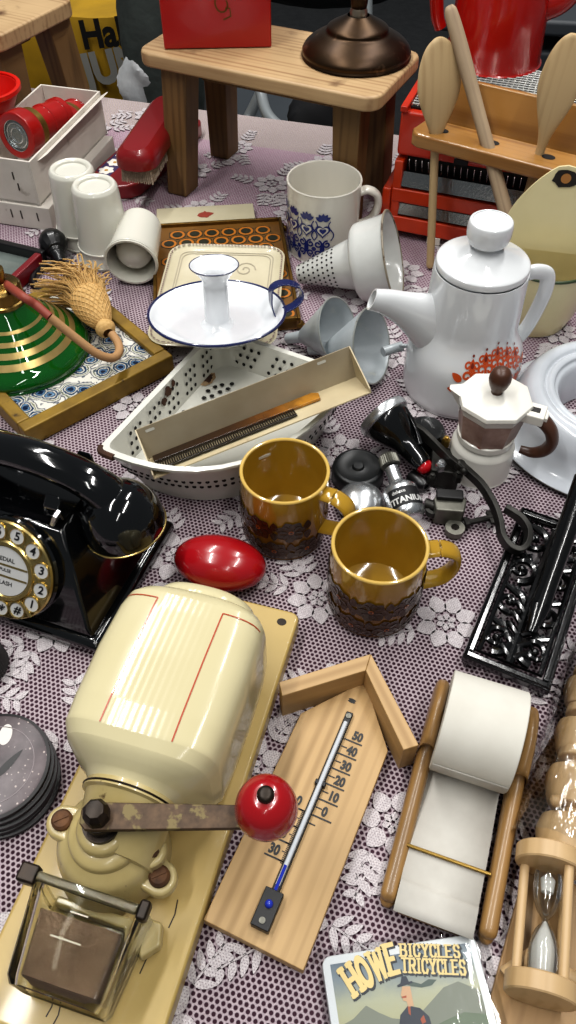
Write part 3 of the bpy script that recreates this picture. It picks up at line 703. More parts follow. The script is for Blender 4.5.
# ---------------------------------------------------------------- corner sink strainer
M_strain = pbr('strainer_enamel', '#d2d1c8', .22, coat=.5, var=(18, '#bfbeb4', .6), dirt=(45, '#6b4a30', .71, .76)); M_hole = pbr('hole_dark', '#15110f', .8); M_rust = pbr('rust_patch', '#4b2f1e', .85, var=(80, '#2a1a12', .9), bump=(200, .8, .001)); M_rusthalo = pbr('rust_halo', '#8a6a45', .6, var=(80, '#b3a184', .9))
CS = V((-.078, .706, 0)); YS = radians(-28)                                    # local x along the right hand wall, local -y along the left hand wall
t = thing('corner_strainer', 'white enamel corner sink strainer, perforated and rusty, under the comb tin', 'strainer', M=place(CS, YS))
Hs, Ls = .070, .207
def outline(L, off):
    pts = [(off, -off)]
    for k in range(15):                                                        # right tip round the bulging front to the left tip
        a = -pi / 2 * k / 14; c_, s_ = abs(cos(a)), abs(sin(a)); q = (c_ ** 2.6 + s_ ** 2.6) ** (-1 / 2.6)
        pts.append((off + (L * .80 - off) * q * c_, -off - (L - off) * q * s_))
    out = []
    n = len(pts)
    for i, (p, r) in enumerate(zip(pts, [.022] + [.010 if i in (1, n - 1) else 0 for i in range(1, n)])):
        if not r: out.append(p); continue
        a, c_ = V(pts[i - 1]) - V(p), V(pts[(i + 1) % n]) - V(p); ra, rc = min(r, a.length * .48), min(r, c_.length * .48); a = V(p) + a.normalized() * ra; c_ = V(p) + c_.normalized() * rc
        for k in range(6):
            u = k / 5; w = a * (1 - u) ** 2 + V(p) * 2 * u * (1 - u) + c_ * u * u; out.append((w.x, w.y))
    return out
rimo, boto = outline(Ls, 0), outline(Ls - .026, .016); rimi = outline(Ls - .003, .003); boti = outline(Ls - .028, .018); lip = outline(Ls + .004, -.003)
b = MB(M_strain); Z = lambda o, z: [(x, y, z) for x, y in o]
mid = lambda f, A, B2: [((1 - f) * a[0] + f * c[0], (1 - f) * a[1] + f * c[1]) for a, c in zip(A, B2)]
b.loft([Z(mid(.12, boto, CS.xy * 0 and boto or [(.08, -.08)] * len(boto)), .001), Z(boto, .004), Z(mid(.85, boto, rimo), Hs * .8), Z(rimo, Hs - .004), Z(lip, Hs - .003), Z(lip, Hs), Z(rimi, Hs), Z(mid(.85, boti, rimi), Hs * .8), Z(mid(.50, boti, rimi), .040), Z(mid(.44, boti, rimi), .036), Z(mid(.15, boti, [(.08, -.08)] * len(boti)), .034)]); b.build('basin', t)
b = MB(M_hole, M_rust, M_rusthalo)
wl = lambda h: (lambda u, v: V((.018 - .015 * (v / Hs) + .0012 + h, -u, v)))          # left wall: u from the corner outward, v height
wr = lambda h: (lambda u, v: V((u, -.018 + .015 * (v / Hs) - .0012 - h, v)))
fl = lambda h: (lambda u, v: V((u, v, .0364 + h)))
def holes(S, u0, v0, n, m, du, dv, skew, r=.0021):
    for i in range(n):
        for j in range(m): b.flat(circle(r, 9, (u0 + i * du + j * skew, v0 + j * dv)), S)
for g in range(5): holes(wl(0), .030 + g * .033, .042, 3, 3, .008, .0095, -.0035)
for g in range(3): holes(wr(0), .030 + g * .040, .042, 3, 3, .009, .0095, .004)
ci_ = place(CS, YS).inverted(); fq = lambda x, y: (ci_ @ at(x, y, .036)).xy
for x, y in ((208, 391), (215, 387), (222, 385), (204, 398), (212, 396), (220, 392), (228, 389), (184, 412), (192, 410), (232, 384), (270, 405), (278, 402), (286, 399)): b.flat(circle(.0026, 9, tuple(fq(x, y))), fl(0))
rs_ = tuple(fq(206, 378))
fr = lambda u, v: V((1, 0, 0))
N_ = len(rimo)
def front(k, v, h=.0006):                                                       # outside of the curved front
    i = int(k); f = k - i; A, B2 = V(mid(v, boto, rimo)[i]), V(mid(v, boto, rimo)[i + 1]); p = A * (1 - f) + B2 * f; n = V((B2.y - A.y, A.x - B2.x)).normalized()
    c0 = V((.07, -.07)); n = n if n.dot(p - c0) > 0 else -n; return V((p.x + n.x * h, p.y + n.y * h, .004 + (Hs - .008) * v)), V((B2 - A).normalized()).to_3d()
for k in [11 + .40 * q for q in range(44)]:
    for v in (.45, .62):
        try: P_, T_ = front(k, v)
        except IndexError: continue
        b.add([P_ + T_ * .0022 * cos(2 * pi * q / 9) + V((0, 0, .0022 * sin(2 * pi * q / 9))) for q in range(9)], [tuple(range(9))])
rr = random.Random(2)
def blot(S, c, r, seed, mat):
    rr = random.Random(seed); b.use(mat); b.flat([(c[0] + r * (.65 + .5 * rr.random()) * cos(2 * pi * k / 18), c[1] + r * (.65 + .5 * rr.random()) * sin(2 * pi * k / 18)) for k in range(18)], S)
blot(fl(.0002), rs_, .0125, 3, M_rusthalo); blot(fl(.0004), rs_, .009, 4, M_rust); blot(wl(.0003), (.105, .063), .006, 6, M_rust); blot(wl(.0003), (.115, .058), .005, 7, M_rust); blot(wl(.0003), (.094, .066), .004, 8, M_rust)
b.build('perforation', t, norm=False)
b = MB(M_rust); nl = len(lip); seg = [i for i in range(nl)][nl - 7:nl - 1]
b.tube([(lip[i][0], lip[i][1], Hs - .0018) for i in seg], .0034, 8); b.build('rusty_rim', t)

# ---------------------------------------------------------------- comb tin
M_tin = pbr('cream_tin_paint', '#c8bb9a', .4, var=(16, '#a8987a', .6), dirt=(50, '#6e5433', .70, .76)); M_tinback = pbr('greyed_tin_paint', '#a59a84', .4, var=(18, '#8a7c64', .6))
BL, BRr = at(149, 459, .050), at(356, 377, .088); d = (BRr - BL); Lc = d.length; d.normalize()
f0 = d.cross(V((0, 0, 1))).normalized(); n0 = f0.cross(d); n0 = n0 if n0.z > 0 else -n0
ang = radians(16); fdir = (f0 * cos(ang) + n0 * sin(ang)); ndir = (n0 * cos(ang) - f0 * sin(ang))
Mt = Matrix((d, -fdir, ndir)).transposed().to_4x4()
if Mt.determinant() < 0: Mt = Matrix((d, fdir, ndir)).transposed().to_4x4(); fs = 1
else: fs = -1
Mt.translation = BL
t = thing('tin_tray', 'long cream painted tin tray lying in the strainer with a comb in it', 'tray', M=Mt)
Dp, Wh, th = .037, .035, .0012; F = lambda x, y, z: (x, fs * y, z)
b = MB(M_tin); b.box(F(Lc / 2, Dp / 2, -th / 2), (Lc, Dp, th)); b.build('tray_floor', t)
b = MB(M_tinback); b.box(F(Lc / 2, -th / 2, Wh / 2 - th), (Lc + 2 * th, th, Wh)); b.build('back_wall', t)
for x in (-th / 2, Lc + th / 2):
    b = MB(M_tin); b.hexa([F(x - th / 2, -th * 0, -th), F(x + th / 2, 0, -th), F(x + th / 2, Dp, -th), F(x - th / 2, Dp, -th)], [F(x - th / 2, 0, Wh - th), F(x + th / 2, 0, Wh - th), F(x + th / 2, Dp, .004), F(x - th / 2, Dp, .004)]); b.build('end_wall', t)
b = MB(M_strain)
for x in (.012, Lc - .03): b.flat(rrect(.009, .003, .001, 3), lambda u, v, x=x: V(F(x + u, .0003, Wh - .006 + v)))
b.build('slot', t)
N = NT('tortoiseshell'); g = N.n('ShaderNodeSeparateXYZ', i0=N.coord()); f = N.math('MULTIPLY', g.outputs[0], 1 / .15)
N.set(N.b.inputs['Base Color'], N.mix(N.ramp(N.noise(60, 3), [(.4, 0.0), (.6, .4)]), N.ramp(f, [(0.0, '#1c0f06'), (.55, '#3a2009'), (.85, '#7a4a12'), (1.0, '#b07a26')]), rgb('#2b1607'))); N.b.inputs['Roughness'].default_value = .2; N.b.inputs['Coat Weight'].default_value = .5; M_tort = N.m
Mc = Mt @ Matrix.Translation(F(.004, .0025, .0006))
t = thing('comb', 'brown tortoiseshell comb lying in the cream tin tray', 'comb', M=Mc)
b = MB(M_tort); Lk = .172
b.prism([F(0, 0, 0)[:2], F(Lk - .006, 0, 0)[:2], F(Lk, .005, 0)[:2], F(Lk - .002, .0155, 0)[:2], F(0, .0115, 0)[:2]], 0, .003); b.build('spine', t, bevel=.0006)
M_dk = pbr('dark_horn', '#140c07', .25, coat=.4)
for i in range(61):
    x = .003 + i * .0023; b = MB(M_dk); b.box(F(x, .0185, .0015), (.0012 if i > 22 else .0014, .0155, .0022)); b.build('tooth', t)
b = MB(M_dk); b.box(F(.071, .0265, .0015), (.142, .0022, .0026)); b.build('tooth_guard', t, bevel=.0004)
# ---------------------------------------------------------------- orange toaster-grill and spoon rack
M_org = pbr('orange_red_enamel', '#d04314', .32, coat=.4, var=(15, '#a3280c', .5)); M_dkred = pbr('red_enamel', '#c4300f', .32, coat=.4, var=(15, '#a01f0b', .5)); M_black = pbr('black_cavity', '#0c0b0b', .5)
M_strip = pbr('chrome_strip', '#a5a5a3', .16, 1, bump=(300, .3, .001)); M_wire = pbr('bright_wire', '#c9c8c4', .25, .8)
TO = place((.139, 1.010, 0), radians(-20)) @ Matrix.Diagonal((1, 1, 1.19, 1))
t = thing('grill_toaster', 'low orange red metal grill toaster with chrome slots behind the wooden spoon rack', 'toaster', M=TO)
L, D, H = .36, .18, .142
b = MB(M_dkred); b.box((L / 2, D / 2 + .004, .118), (L, D, .047)); b.build('upper_body', t, bevel=.004)
b = MB(M_black); b.box((L / 2, D / 2 + .012, .050), (L - .012, D - .02, .089)); b.build('cavity', t)
for z, hgt in ((.052, .016), (.018, .018)):
    b = MB(M_org); b.box((L / 2, D / 2, z), (L, D + .004, hgt)); b.build('front_bar', t, bevel=.002)
for x in (.006, L - .006):
    b = MB(M_org); b.box((x, D / 2, .048), (.012, D + .002, .086)); b.build('end_panel', t, bevel=.002)
b = MB(M_org); b.box((-.006, D / 2, .03), (.012, D + .01, .06)); b.build('side_ledge', t, bevel=.003)
b = MB(M_strip); b.box((L / 2, .0035, .070), (L - .024, .003, .016), Matrix.Rotation(radians(-25), 3, 'X')); b.build('chrome_strip', t)
b = MB(M_strip); b.box((L / 2, .003, .035), (L - .024, .003, .012), Matrix.Rotation(radians(-25), 3, 'X')); b.build('chrome_strip', t)
b = MB(M_wire)
for k in range(40): b.tube([(.018 + k * .0085, .004, .092), (.018 + k * .0085, .012, .078)], .0008, 5)
b.build('heating_grille', t)
b = MB(M_black); b.box((.085, -.0005, .101), (.018, .006, .006)); b.build('slot_handle', t, bevel=.001)
b = MB(pbr('white_tag', '#d8d3c8', .6)); b.box((.066, -.0035, .006), (.018, .002, .008)); b.build('tag', t)
b = MB(M_black); b.box((L / 2, D / 2 + .004, .1425), (L - .02, D - .02, .002)); b.build('top_pan', t)
b = MB(M_wire)
for k in range(48): b.tube([(.011 + k * .0072, .016, .1448), (.011 + k * .0072, D - .008, .1448)], .0011, 6)
for k in range(22): b.tube([(.011, .017 + k * .0072, .1458), (L - .011, .017 + k * .0072, .1458)], .0011, 6)
b.build('wire_grid', t)
for x in (.0045, L - .0045):
    b = MB(M_dkred); b.box((x, D / 2, .1445), (.009, D, .006)); b.build('top_rail', t, bevel=.001)
M_rack = wood('varnished_pine', '#a67a41', '#7d5325', .34, axis=0, grain=45, coat=.5)
RK = place((.143, .950, 0), radians(-31))
t = thing('spoon_rack', 'varnished wooden spoon rack with a rounded shelf leaning on the orange toaster', 'rack', M=RK)
zs = .158; LR = .235
b = MB(M_rack); b.prism([(.012, 0), (.004, .004), (0, .013), (.004, .048), (LR, .048), (LR, 0)], zs - .004, zs + .0135)
b.build('shelf', t, bevel=.004, seg=3)
b = MB(M_rack); b.box((.004 + LR / 2, .0655, zs + .026), (LR - .008, .012, .060), Matrix.Rotation(radians(-14), 3, 'X')); b.build('back_board', t, bevel=.002)
b = MB(M_hole); 
for x, y in ((.034, .022), (.097, .024), (.164, .024)): b.flat([(x + .008 * cos(2 * pi * k / 20), y + .006 * sin(2 * pi * k / 20)) for k in range(20)], XY(zs + .0138))
for x in (.045,): 
    b.flat([(x + .002 * cos(2 * pi * k / 12), .002 * sin(2 * pi * k / 12)) for k in range(12)], lambda u, v: V((u, .0585 + .002, zs + .05 + v)) )
b.build('spoon_hole', t)
M_spoon = wood('spoon_beech', '#b9a078', '#a58a63', .6, axis=2, grain=50); M_spoon2 = wood('weathered_stick', '#ac977c', '#6b5643', .65, axis=2, grain=60, stains=(50, '#4e3d2e', .66, .75))
def spoon(label, base, top, bl, bw, face):
    base, top = V(base), V(top); L = (top - base).length
    t = thing('wooden_spoon', label, 'spoon', M=frame(base, top - base, face), group='wooden spoons in the rack')
    rings = []; N_ = 48                                                      # handle, neck and flat bowl in one piece
    for k in range(N_ + 1):
        z = L * k / N_
        if z < L - bl: w = .0052; d = .0052; off = 0
        else:
            q = (z - (L - bl)) / bl; s_ = q / .60; w = .0052 + (bw - .0052) * s_ * s_ * (3 - 2 * s_) if q < .60 else max(.0035, bw * sqrt(max(0, 1 - ((q - .60) / .40) ** 2))); d = .0052 - .0012 * q; off = -.006 * sin(pi * q)
        rings.append([(w * cos(2 * pi * j / 20), d * sin(2 * pi * j / 20) + off, z) for j in range(20)])
    b = MB(M_spoon); b.loft(rings); b.build('spoon_body', t, sub=1); return t
view = V((0, 1, 0))
h1 = V((.176, .949, .165)); b1 = at(430, 268, .0015); spoon('wooden spoon with its oval bowl up, leftmost in the rack, handle reaching the table', b1, b1 + (h1 - b1) * 1.64, .118, .0265, (1, .2, 0))
h3 = at(544, 158, .168); spoon('wooden spoon with its oval bowl up, at the right end of the rack', h3 + V((-.010, .0, -.08)), h3 + V((.002, .010, .126)), .118, .0225, (1, -.3, 0))
h2 = at(488, 147, .170); tp = at(449, 5, .295); lo = h2 - (tp - h2) * .62; dirn = (tp - lo)
t = thing('wooden_stick', 'weathered round wooden stick standing between the two spoons', 'stick', M=frame(lo, dirn))
L = dirn.length
b = MB(M_spoon2); b.lathe(sp2([(0, 0), (.007, .002), (.0085, .02), (.0075, L * .5), (.0085, L * .8), (.0075, L - .012), (.005, L - .002), (0, L)], 5), 20); b.build('stick_body', t)
# red coffee pot
M_pot = pbr('deep_red_enamel', '#b3170e', .22, coat=.6, var=(10, '#860e09', .5))
pc = at(492, 88, .148)
t = thing('coffee_pot', 'tall red enamel coffee pot standing on the toaster grid behind the spoons', 'coffee pot', pc + V((.0, .03, .027)), radians(-10))
t.scale = (1.1, 1.1, 1.1)
b = MB(M_pot); b.lathe(sp2([(0, 0), (.055, 0), (.057, .004), (.055, .05), (.051, .12), (.047, .18), (.043, .2)], 5) + [(.041, .2), (.043, .18), (.048, .1), (.05, .01), (0, .008)], 56); b.build('pot_body', t)
b = MB(M_pot); b.lathe(sp2([(.044, .2), (.045, .204), (.03, .216), (.012, .222), (.006, .226), (.009, .236), (0, .241)], 5), 40); b.build('lid', t)
b = MB(M_pot); b.tube(spline([(-.047, 0, .175), (-.07, .0, .178), (-.083, .0, .15), (-.081, .0, .09), (-.074, .0, .045), (-.068, .0, .03)], 8), lambda q: .013 - .004 * abs(q - .5), 14, flat=(.7, 1)); b.build('handle', t)
b = MB(M_pot); b.tube(spline([(.045, 0, .06), (.07, 0, .075), (.085, 0, .12), (.105, 0, .17), (.125, 0, .195)], 8), lambda q: .019 - .008 * q, 16); b.build('spout', t)
# cream enamel salt box
M_cre = pbr('cream_enamel', '#ded3a8', .3, coat=.4, var=(14, '#cfc395', .6), dirt=(70, '#4a3b22', .73, .77)); M_grn = pbr('dark_green_edge', '#2f4026', .35, coat=.3); M_blkchip = pbr('black_chip', '#1d1713', .6)
t = thing('enamel_wall_box', 'cream enamel wall box with tall pointed back plate and green rim', 'wall box', M=place((.304, .828, 0), radians(-12)))
def half(r, ry, z): return [(r * cos(a), -ry * sin(a), z) for a in [pi * k / 24 for k in range(25)]]
b = MB(M_cre); b.loft([half(.044, .048, .0005), half(.051, .055, .02), half(.0595, .066, .088), half(.0583, .0648, .088), half(.0495, .0535, .02), half(.042, .046, .004)]); b.build('bucket', t)
b = MB(M_grn); b.tube(half(.0595, .066, .089), .0019, 8); b.build('green_rim', t)
bp_ = [(.050, 0)] + sp2([(.053, .03), (.058, .08), (.057, .105), (.049, .132), (.033, .157), (.019, .172), (.010, .179)], 4)
pts = [(x, z) for x, z in bp_]; pts = [(-x, z) for x, z in reversed(pts)] [::-1] if False else pts
poly = pts + [(0, .181)] + [(-x, z) for x, z in reversed(pts)]
b = MB(M_cre); lean = lambda y0: (lambda u, v: V((u, y0 + v * .10, v)))
n = len(poly); S0, S1 = lean(.0005), lean(.003); tr = tessellate_polygon([[V((x, y, 0)) for x, y in poly]])
b.add([S0(*p) for p in poly] + [S1(*p) for p in poly], list(tr) + [tuple(n + i for i in reversed(f)) for f in tr] + [(i, (i + 1) % n, n + (i + 1) % n, n + i) for i in range(n)]); b.build('back_plate', t)
b = MB(M_blkchip); S = lean(-.0004); rr = random.Random(8)
b.flat([(.016 * (.8 + .45 * rr.random()) * cos(2 * pi * k / 16), .168 + .009 * (.8 + .45 * rr.random()) * sin(2 * pi * k / 16)) for k in range(16)], S); b.build('chipped_patch', t)
b = MB(pbr('seen_through_hole', '#a5733c', .5)); b.flat(circle(.0055, 16, (0, .168)), lean(-.0010)); b.build('hanging_hole', t)

# ---------------------------------------------------------------- coffee pot and moka pot
M_porc = pbr('white_porcelain', '#d9dbdc', .12, coat=.7); M_orn = pbr('orange_print', '#c4501f', .35, coat=.4); M_orn2 = pbr('brown_red_print', '#7d2a1a', .35, coat=.4)
t = thing('porcelain_coffee_pot', 'tall white porcelain coffee pot with orange scroll print, round knob lid and long spout', 'coffee pot', (.1935, .694, 0))
t.scale = (.92, .92, 1)
body = sp2([(0, .0005), (.058, .0005), (.066, .004), (.0685, .014), (.0685, .045), (.066, .062), (.058, .080), (.0545, .092), (.0535, .11), (.052, .15), (.0515, .153)], 6)
b = MB(M_porc); b.lathe(body + [(.0500, .153), (.048, .145), (.05, .10), (.06, .05), (.06, .012), (0, .01)], 72); b.build('body', t)
b = MB(M_porc); b.lathe(sp2([(.0490, .1535), (.0505, .1555), (.0505, .1595), (.0490, .1620), (.0400, .1655), (.027, .1705), (.0185, .174), (.0145, .177), (.0145, .180)], 5), 64); b.build('lid', t)
b = MB(M_porc); b.lathe(sp2([(.0145, .179), (.0205, .182), (.0232, .188), (.0238, .197), (.0228, .2025), (.0212, .204), (.0195, .2042), (.017, .2030), (.0, .2034)], 5), 48); b.build('lid_knob', t)
ST_ = [(-.036, .040, .126, .024), (-.052, .056, .127, .0205), (-.068, .078, .130, .0170), (-.084, .097, .1335, .0140), (-.102, .1115, .1385, .0118), (-.119, .1200, .1415, .0104)]
A_ = spline([(a, c, d) for a, c, d, e in ST_], 5); W_s = spline([(e, 0, 0) for a, c, d, e in ST_], 5); rings = []
def sring(x, z0, z1, w_, tilt): 
    zc_, hz_ = (z0 + z1) / 2, (z1 - z0) / 2; y_ = .001 + x * .21
    return [(x + tilt * hz_ * sin(a), y_ + w_ * cos(a), zc_ + hz_ * sin(a)) for a in [2 * pi * k / 28 for k in range(28)]]
for i_, (p_, q_) in enumerate(zip(A_, W_s)): rings.append(sring(p_.x, p_.y, p_.z, q_.x, .45 * i_ / (len(A_) - 1)))
rings += [sring(-.1192, .1218, .1397, .0086, .45), sring(-.114, .1205, .1365, .0076, .45)]
b = MB(M_porc); b.loft(rings, caps=False); b.build('spout', t)
e0 = V((-.108, -.022, .128)); dd = V((-1, -.2, .35)).normalized()
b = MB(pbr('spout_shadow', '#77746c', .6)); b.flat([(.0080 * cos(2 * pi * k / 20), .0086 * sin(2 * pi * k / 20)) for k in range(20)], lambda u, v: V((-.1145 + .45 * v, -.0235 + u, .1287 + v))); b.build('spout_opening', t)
b = MB(M_porc); b.tube(spline([(.048, .008, .140), (.066, .010, .142), (.078, .011, .136), (.080, .011, .115), (.074, .010, .085), (.067, .009, .066), (.060, .008, .056)], 8), .0075, 16, flat=(.75, 1.15), up=(0, 1, 0)); b.build('handle', t)
a_c = radians(-66)
def surf_of(prof, a0, h, c=(0, 0)):                                             # u = arc length, v = height
    return lambda u, v: (lambda r: V((c[0] + r * cos(a0 + u / prof0), c[1] + r * sin(a0 + u / prof0), v)))(rad_at(prof, v) + h + DEC[0] * 5e-6)
prof0 = .068; S = surf_of(body, a_c, .0007); S2 = surf_of(body, a_c, .0010)
b = MB(M_orn, M_orn2)
def curl(c, r, a0, s_, w, S, turns=1.25, n=18): b.stroke([(c[0] + r * (1 - .75 * k / n) * cos(a0 + s_ * 2 * pi * turns * k / n), c[1] + r * (1 - .75 * k / n) * sin(a0 + s_ * 2 * pi * turns * k / n)) for k in range(n + 1)], w, S)
for i in range(-2, 3):
    cx = i * .0165; cz = .074 - .0045 * abs(i) ** 1.3
    b.use(M_orn); curl((cx - .005, cz), .0062, -1.5, 1, .0026, S); curl((cx + .005, cz), .0062, -1.6, -1, .0026, S)
    b.flat(petal((cx, cz - .004), pi / 2, .008, .022, .0034), S); curl((cx - .0052, cz + .0105), .0050, -1.2, 1, .0022, S); curl((cx + .0052, cz + .0105), .0050, -1.9, -1, .0022, S); b.use(M_orn2); b.flat(petal((cx, cz - .004), pi / 2, .012, .0185, .002), S2); b.flat(circle(.0016, 10, (cx, cz + .021)), S2)
    b.use(M_orn); curl((cx - .004, cz - .018), .0055, 1.5, -1, .0024, S); curl((cx + .004, cz - .018), .0055, 1.6, 1, .0024, S); b.flat(petal((cx, cz - .014), -pi / 2, .002, .014, .0036), S)
for i in (-1, 1): b.use(M_orn); b.flat(petal((i * .043, .057), pi / 2 - i * 1.0, .0, .014, .004), S); b.flat(petal((i * .043, .045), pi / 2 - i * 1.5, .0, .014, .004), S)
b.build('scroll_print', t, norm=False)
# moka pot
M_mw = pbr('white_lacquer', '#dcd9d0', .32, coat=.3); M_mk = pbr('brown_grip', '#4c3022', .38); N = NT('moka_band'); f = N.noise(45, 4)
N.set(N.b.inputs['Base Color'], N.mix(N.ramp(N.noise(28, 2, N.coord(loc=(.4, .4, 0))), [(.60, 0.0), (.64, .9)]), N.ramp(f, [(.3, '#7c5f55'), (.5, '#9c8074'), (.7, '#b59a8d')]), rgb('#a02a22'))); N.b.inputs['Roughness'].default_value = .35; M_band = N.m
mc = V((.197, .566, 0)); am = atan2(-.0114, .026)
t = thing('moka_pot', 'small white moka pot with a brown printed band, brown knob and brown handle', 'moka pot', mc)
b = MB(M_mw); b.lathe(sp2([(0, .0005), (.030, .0005), (.0325, .003), (.0325, .02), (.0315, .034)], 4) + sp2([(.0315, .035), (.027, .042), (.0255, .044)], 3) + [(0, .045)], 48); b.build('boiler', t)
b = MB(M_mw); b.lathe([(.025, .043), (.0285, .045), (.0285, .051), (.027, .052)], 48); b.build('collar', t)
oct_ = lambda r, z, a=pi / 8: [(r * cos(a + 2 * pi * k / 8) * 1.04, r * sin(a + 2 * pi * k / 8) * 1.04, z) for k in range(8)]
b = MB(M_band); b.loft([oct_(.0275, .0515), oct_(.0285, .058), oct_(.0318, .083)]); b.build('upper_pot', t, angle=15)
b = MB(M_mw); b.loft([oct_(.0318, .083), oct_(.0335, .090), oct_(.0355, .0925), oct_(.0345, .0965), oct_(.020, .1005), oct_(.006, .1015)]); b.build('lid', t, bevel=.0008, angle=15)
ab = radians(163); u_ = V((cos(ab), sin(ab), 0)); b = MB(M_mw); p_ = V((0, 0, .088)) + u_ * .030; n_ = V((-u_.y, u_.x, 0))
b.hexa([p_ + n_ * .009 - V((0, 0, .012)), p_ - n_ * .009 - V((0, 0, .012)), p_ + u_ * .002 - n_ * .002 - V((0, 0, .01)), p_ + u_ * .002 + n_ * .002 - V((0, 0, .01))], [p_ + n_ * .011 + V((0, 0, .008)), p_ - n_ * .011 + V((0, 0, .008)), p_ + u_ * .014 - n_ * .003 + V((0, 0, .0095)), p_ + u_ * .014 + n_ * .003 + V((0, 0, .0095))]); b.build('spout', t, bevel=.001)
b = MB(M_mk); b.lathe(sp2([(0, .100), (.005, .1008), (.0055, .104), (.0085, .110), (.0105, .118), (.0085, .126), (.004, .1295), (0, .130)], 5), 28); b.build('lid_knob', t)
u_ = V((cos(am), sin(am), 0)); R3 = Matrix.Rotation(am, 3, 'Z')
b = MB(M_mw); b.box(V((0, 0, .088)) + u_ * .037, (.024, .020, .011), R3); b.box(V((0, 0, .085)) + u_ * .047, (.010, .011, .012), R3); b.build('hinge', t, bevel=.0015)
b = MB(M_dk); b.box(V((0, 0, .0932)) + u_ * .039, (.009, .007, .001), R3); b.build('hinge_slot', t)
P = [(.043, .085), (.051, .081), (.059, .072), (.0625, .059), (.058, .047), (.048, .040), (.036, .040)]
b = MB(M_mk); b.tube([u_ * r + V((0, 0, z)) for r, z in spline([(a, c, 0) for a, c in P], 8) and [(q.x, q.y) for q in spline([(a, c, 0) for a, c in P], 8)]], lambda q: .0075 if q < .6 else .0075 - .009 * (q - .6), 16, flat=(.8, 1.15)); b.build('handle', t)
# white enamel ring vessel
M_wring = pbr('blue_white_enamel', '#c3c7cc', .2, coat=.5, var=(20, '#b2b7bd', .5), dirt=(70, '#57504a', .75, .78))
t = thing('enamel_ring', 'white enamel ring shaped vessel with wide flange, right of the moka pot', 'enamelware', (.340, .624, 0))
b = MB(M_wring); b.lathe(sp2([(.048, .001), (.050, .02), (.055, .042), (.060, .047), (.0615, .051), (.066, .0525), (.070, .050), (.0735, .0535), (.080, .0545), (.088, .050), (.095, .038), (.100, .024), (.107, .013), (.117, .0075), (.119, .006), (.118, .0035)], 5) + [(.108, .008), (.098, .016), (.09, .034), (.08, .048), (.066, .046), (.054, .02), (.05, .001), (.048, .001)], 80); b.build('ring_body', t)
b = MB(M_chip); b.tube([(.1185 * cos(2 * pi * k / 80), .1185 * sin(2 * pi * k / 80), .005) for k in range(80)], .0012, 6, closed=True); b.build('worn_edge', t)

# ---------------------------------------------------------------- blue mug, enamel sieve cone, zinc funnels
M_mug = pbr('stoneware_white', '#d3cfc4', .22, coat=.5); M_blue_p = pbr('cobalt_print', '#1c2a6e', .3, coat=.4)
t = thing('blue_print_mug', 'white stoneware mug with cobalt blue hearts and flowers below the stool', 'mug', (.047, .982, 0))
t.scale = (1.05, 1.05, 1.05)
mp_ = sp2([(0, .0005), (.040, .0005), (.044, .003), (.0452, .02), (.0462, .085), (.0468, .092)], 5)
b = MB(M_mug); b.lathe(mp_ + [(.0460, .0934), (.0445, .0925), (.043, .085), (.0415, .012), (.036, .006), (0, .005)], 64); b.build('mug_body', t)
ah = radians(8); u_ = V((cos(ah), sin(ah), 0))
b = MB(M_mug); b.tube([u_ * p.x + V((0, 0, p.y)) for p in spline([(.044, .072, 0), (.056, .074, 0), (.068, .066, 0), (.070, .050, 0), (.062, .034, 0), (.044, .026, 0)], 8)], .0062, 16, flat=(.8, 1.25)); b.build('handle', t)
prof0 = .046; b = MB(M_blue_p, M_mug); S = surf_of(mp_, radians(-118), .0011); S2 = surf_of(mp_, radians(-118), .0015)
def heart(c, r, S): b.flat([(c[0] + r * .062 * 16 * sin(a) ** 3, c[1] + r * .062 * (13 * cos(a) - 5 * cos(2 * a) - 2 * cos(3 * a) - cos(4 * a))) for a in [2 * pi * k / 28 for k in range(28)]], S)
for i in range(-2, 2):
    x = i * .0205; b.use(M_blue_p); heart((x, .049), .0095, S); b.use(M_mug); heart((x, .0492), .0068, S2); b.use(M_blue_p)
    heart((x, .0495), .0042, lambda u, v: surf_of(mp_, radians(-118), .0019)(u, v))
    for k in range(5): b.flat(petal((x, .062), pi / 2 + (k - 2) * .52, .001, .0105, .0026), S)
    for s_ in (-1, 1):
        b.stroke([(x + s_ * .0102 + s_ * .0035 * sin(q * .6), .036 + .026 * q / 10) for q in range(11)], .0014, S)
        curl((x + s_ * .0055, .031), .0052, 1.4, s_, .0022, S); curl((x + s_ * .0058, .018), .0048, -1.4, -s_, .0022, S)
    b.flat(petal((x, .024), pi / 2, -.006, .009, .003), S); b.flat(circle(.0030, 12, (x + .01, .024)), S); b.flat(petal((x + .01, .010), pi / 2, -.005, .007, .0026), S)
b.build('heart_print', t, norm=False)
M_en2 = pbr('greyed_white_enamel', '#cfd0cc', .2, coat=.5, var=(25, '#b9bab6', .6), dirt=(60, '#77684f', .73, .78))
c1, c0 = at(393, 257, .057), at(296, 275, .017)
c0 = c1 + (c0 - c1).normalized() * .125
t = thing('sieve_funnel', 'white enamel cone sieve with deep collar lying on its side before the blue mug', 'funnel', M=frame(c0, c1 - c0))
Lf = (c1 - c0).length
cp = [(.0115, 0), (.032, Lf * .60), (.034, Lf * .63)]; 
b = MB(M_en2); b.lathe(sp2([(0, .0), (.009, .0005), (.0115, .002)], 3) + [(.032, Lf * .60), (.0335, Lf * .62), (.044, Lf * .64), (.0475, Lf * .67), (.0485, Lf * .72), (.052, Lf * .96), (.0545, Lf * .985), (.0555, Lf)] + [(.054, Lf), (.0505, Lf * .95), (.046, Lf * .7), (.032, Lf * .645), (.010, .006), (0, .005)], 56); b.build('sieve_body', t)
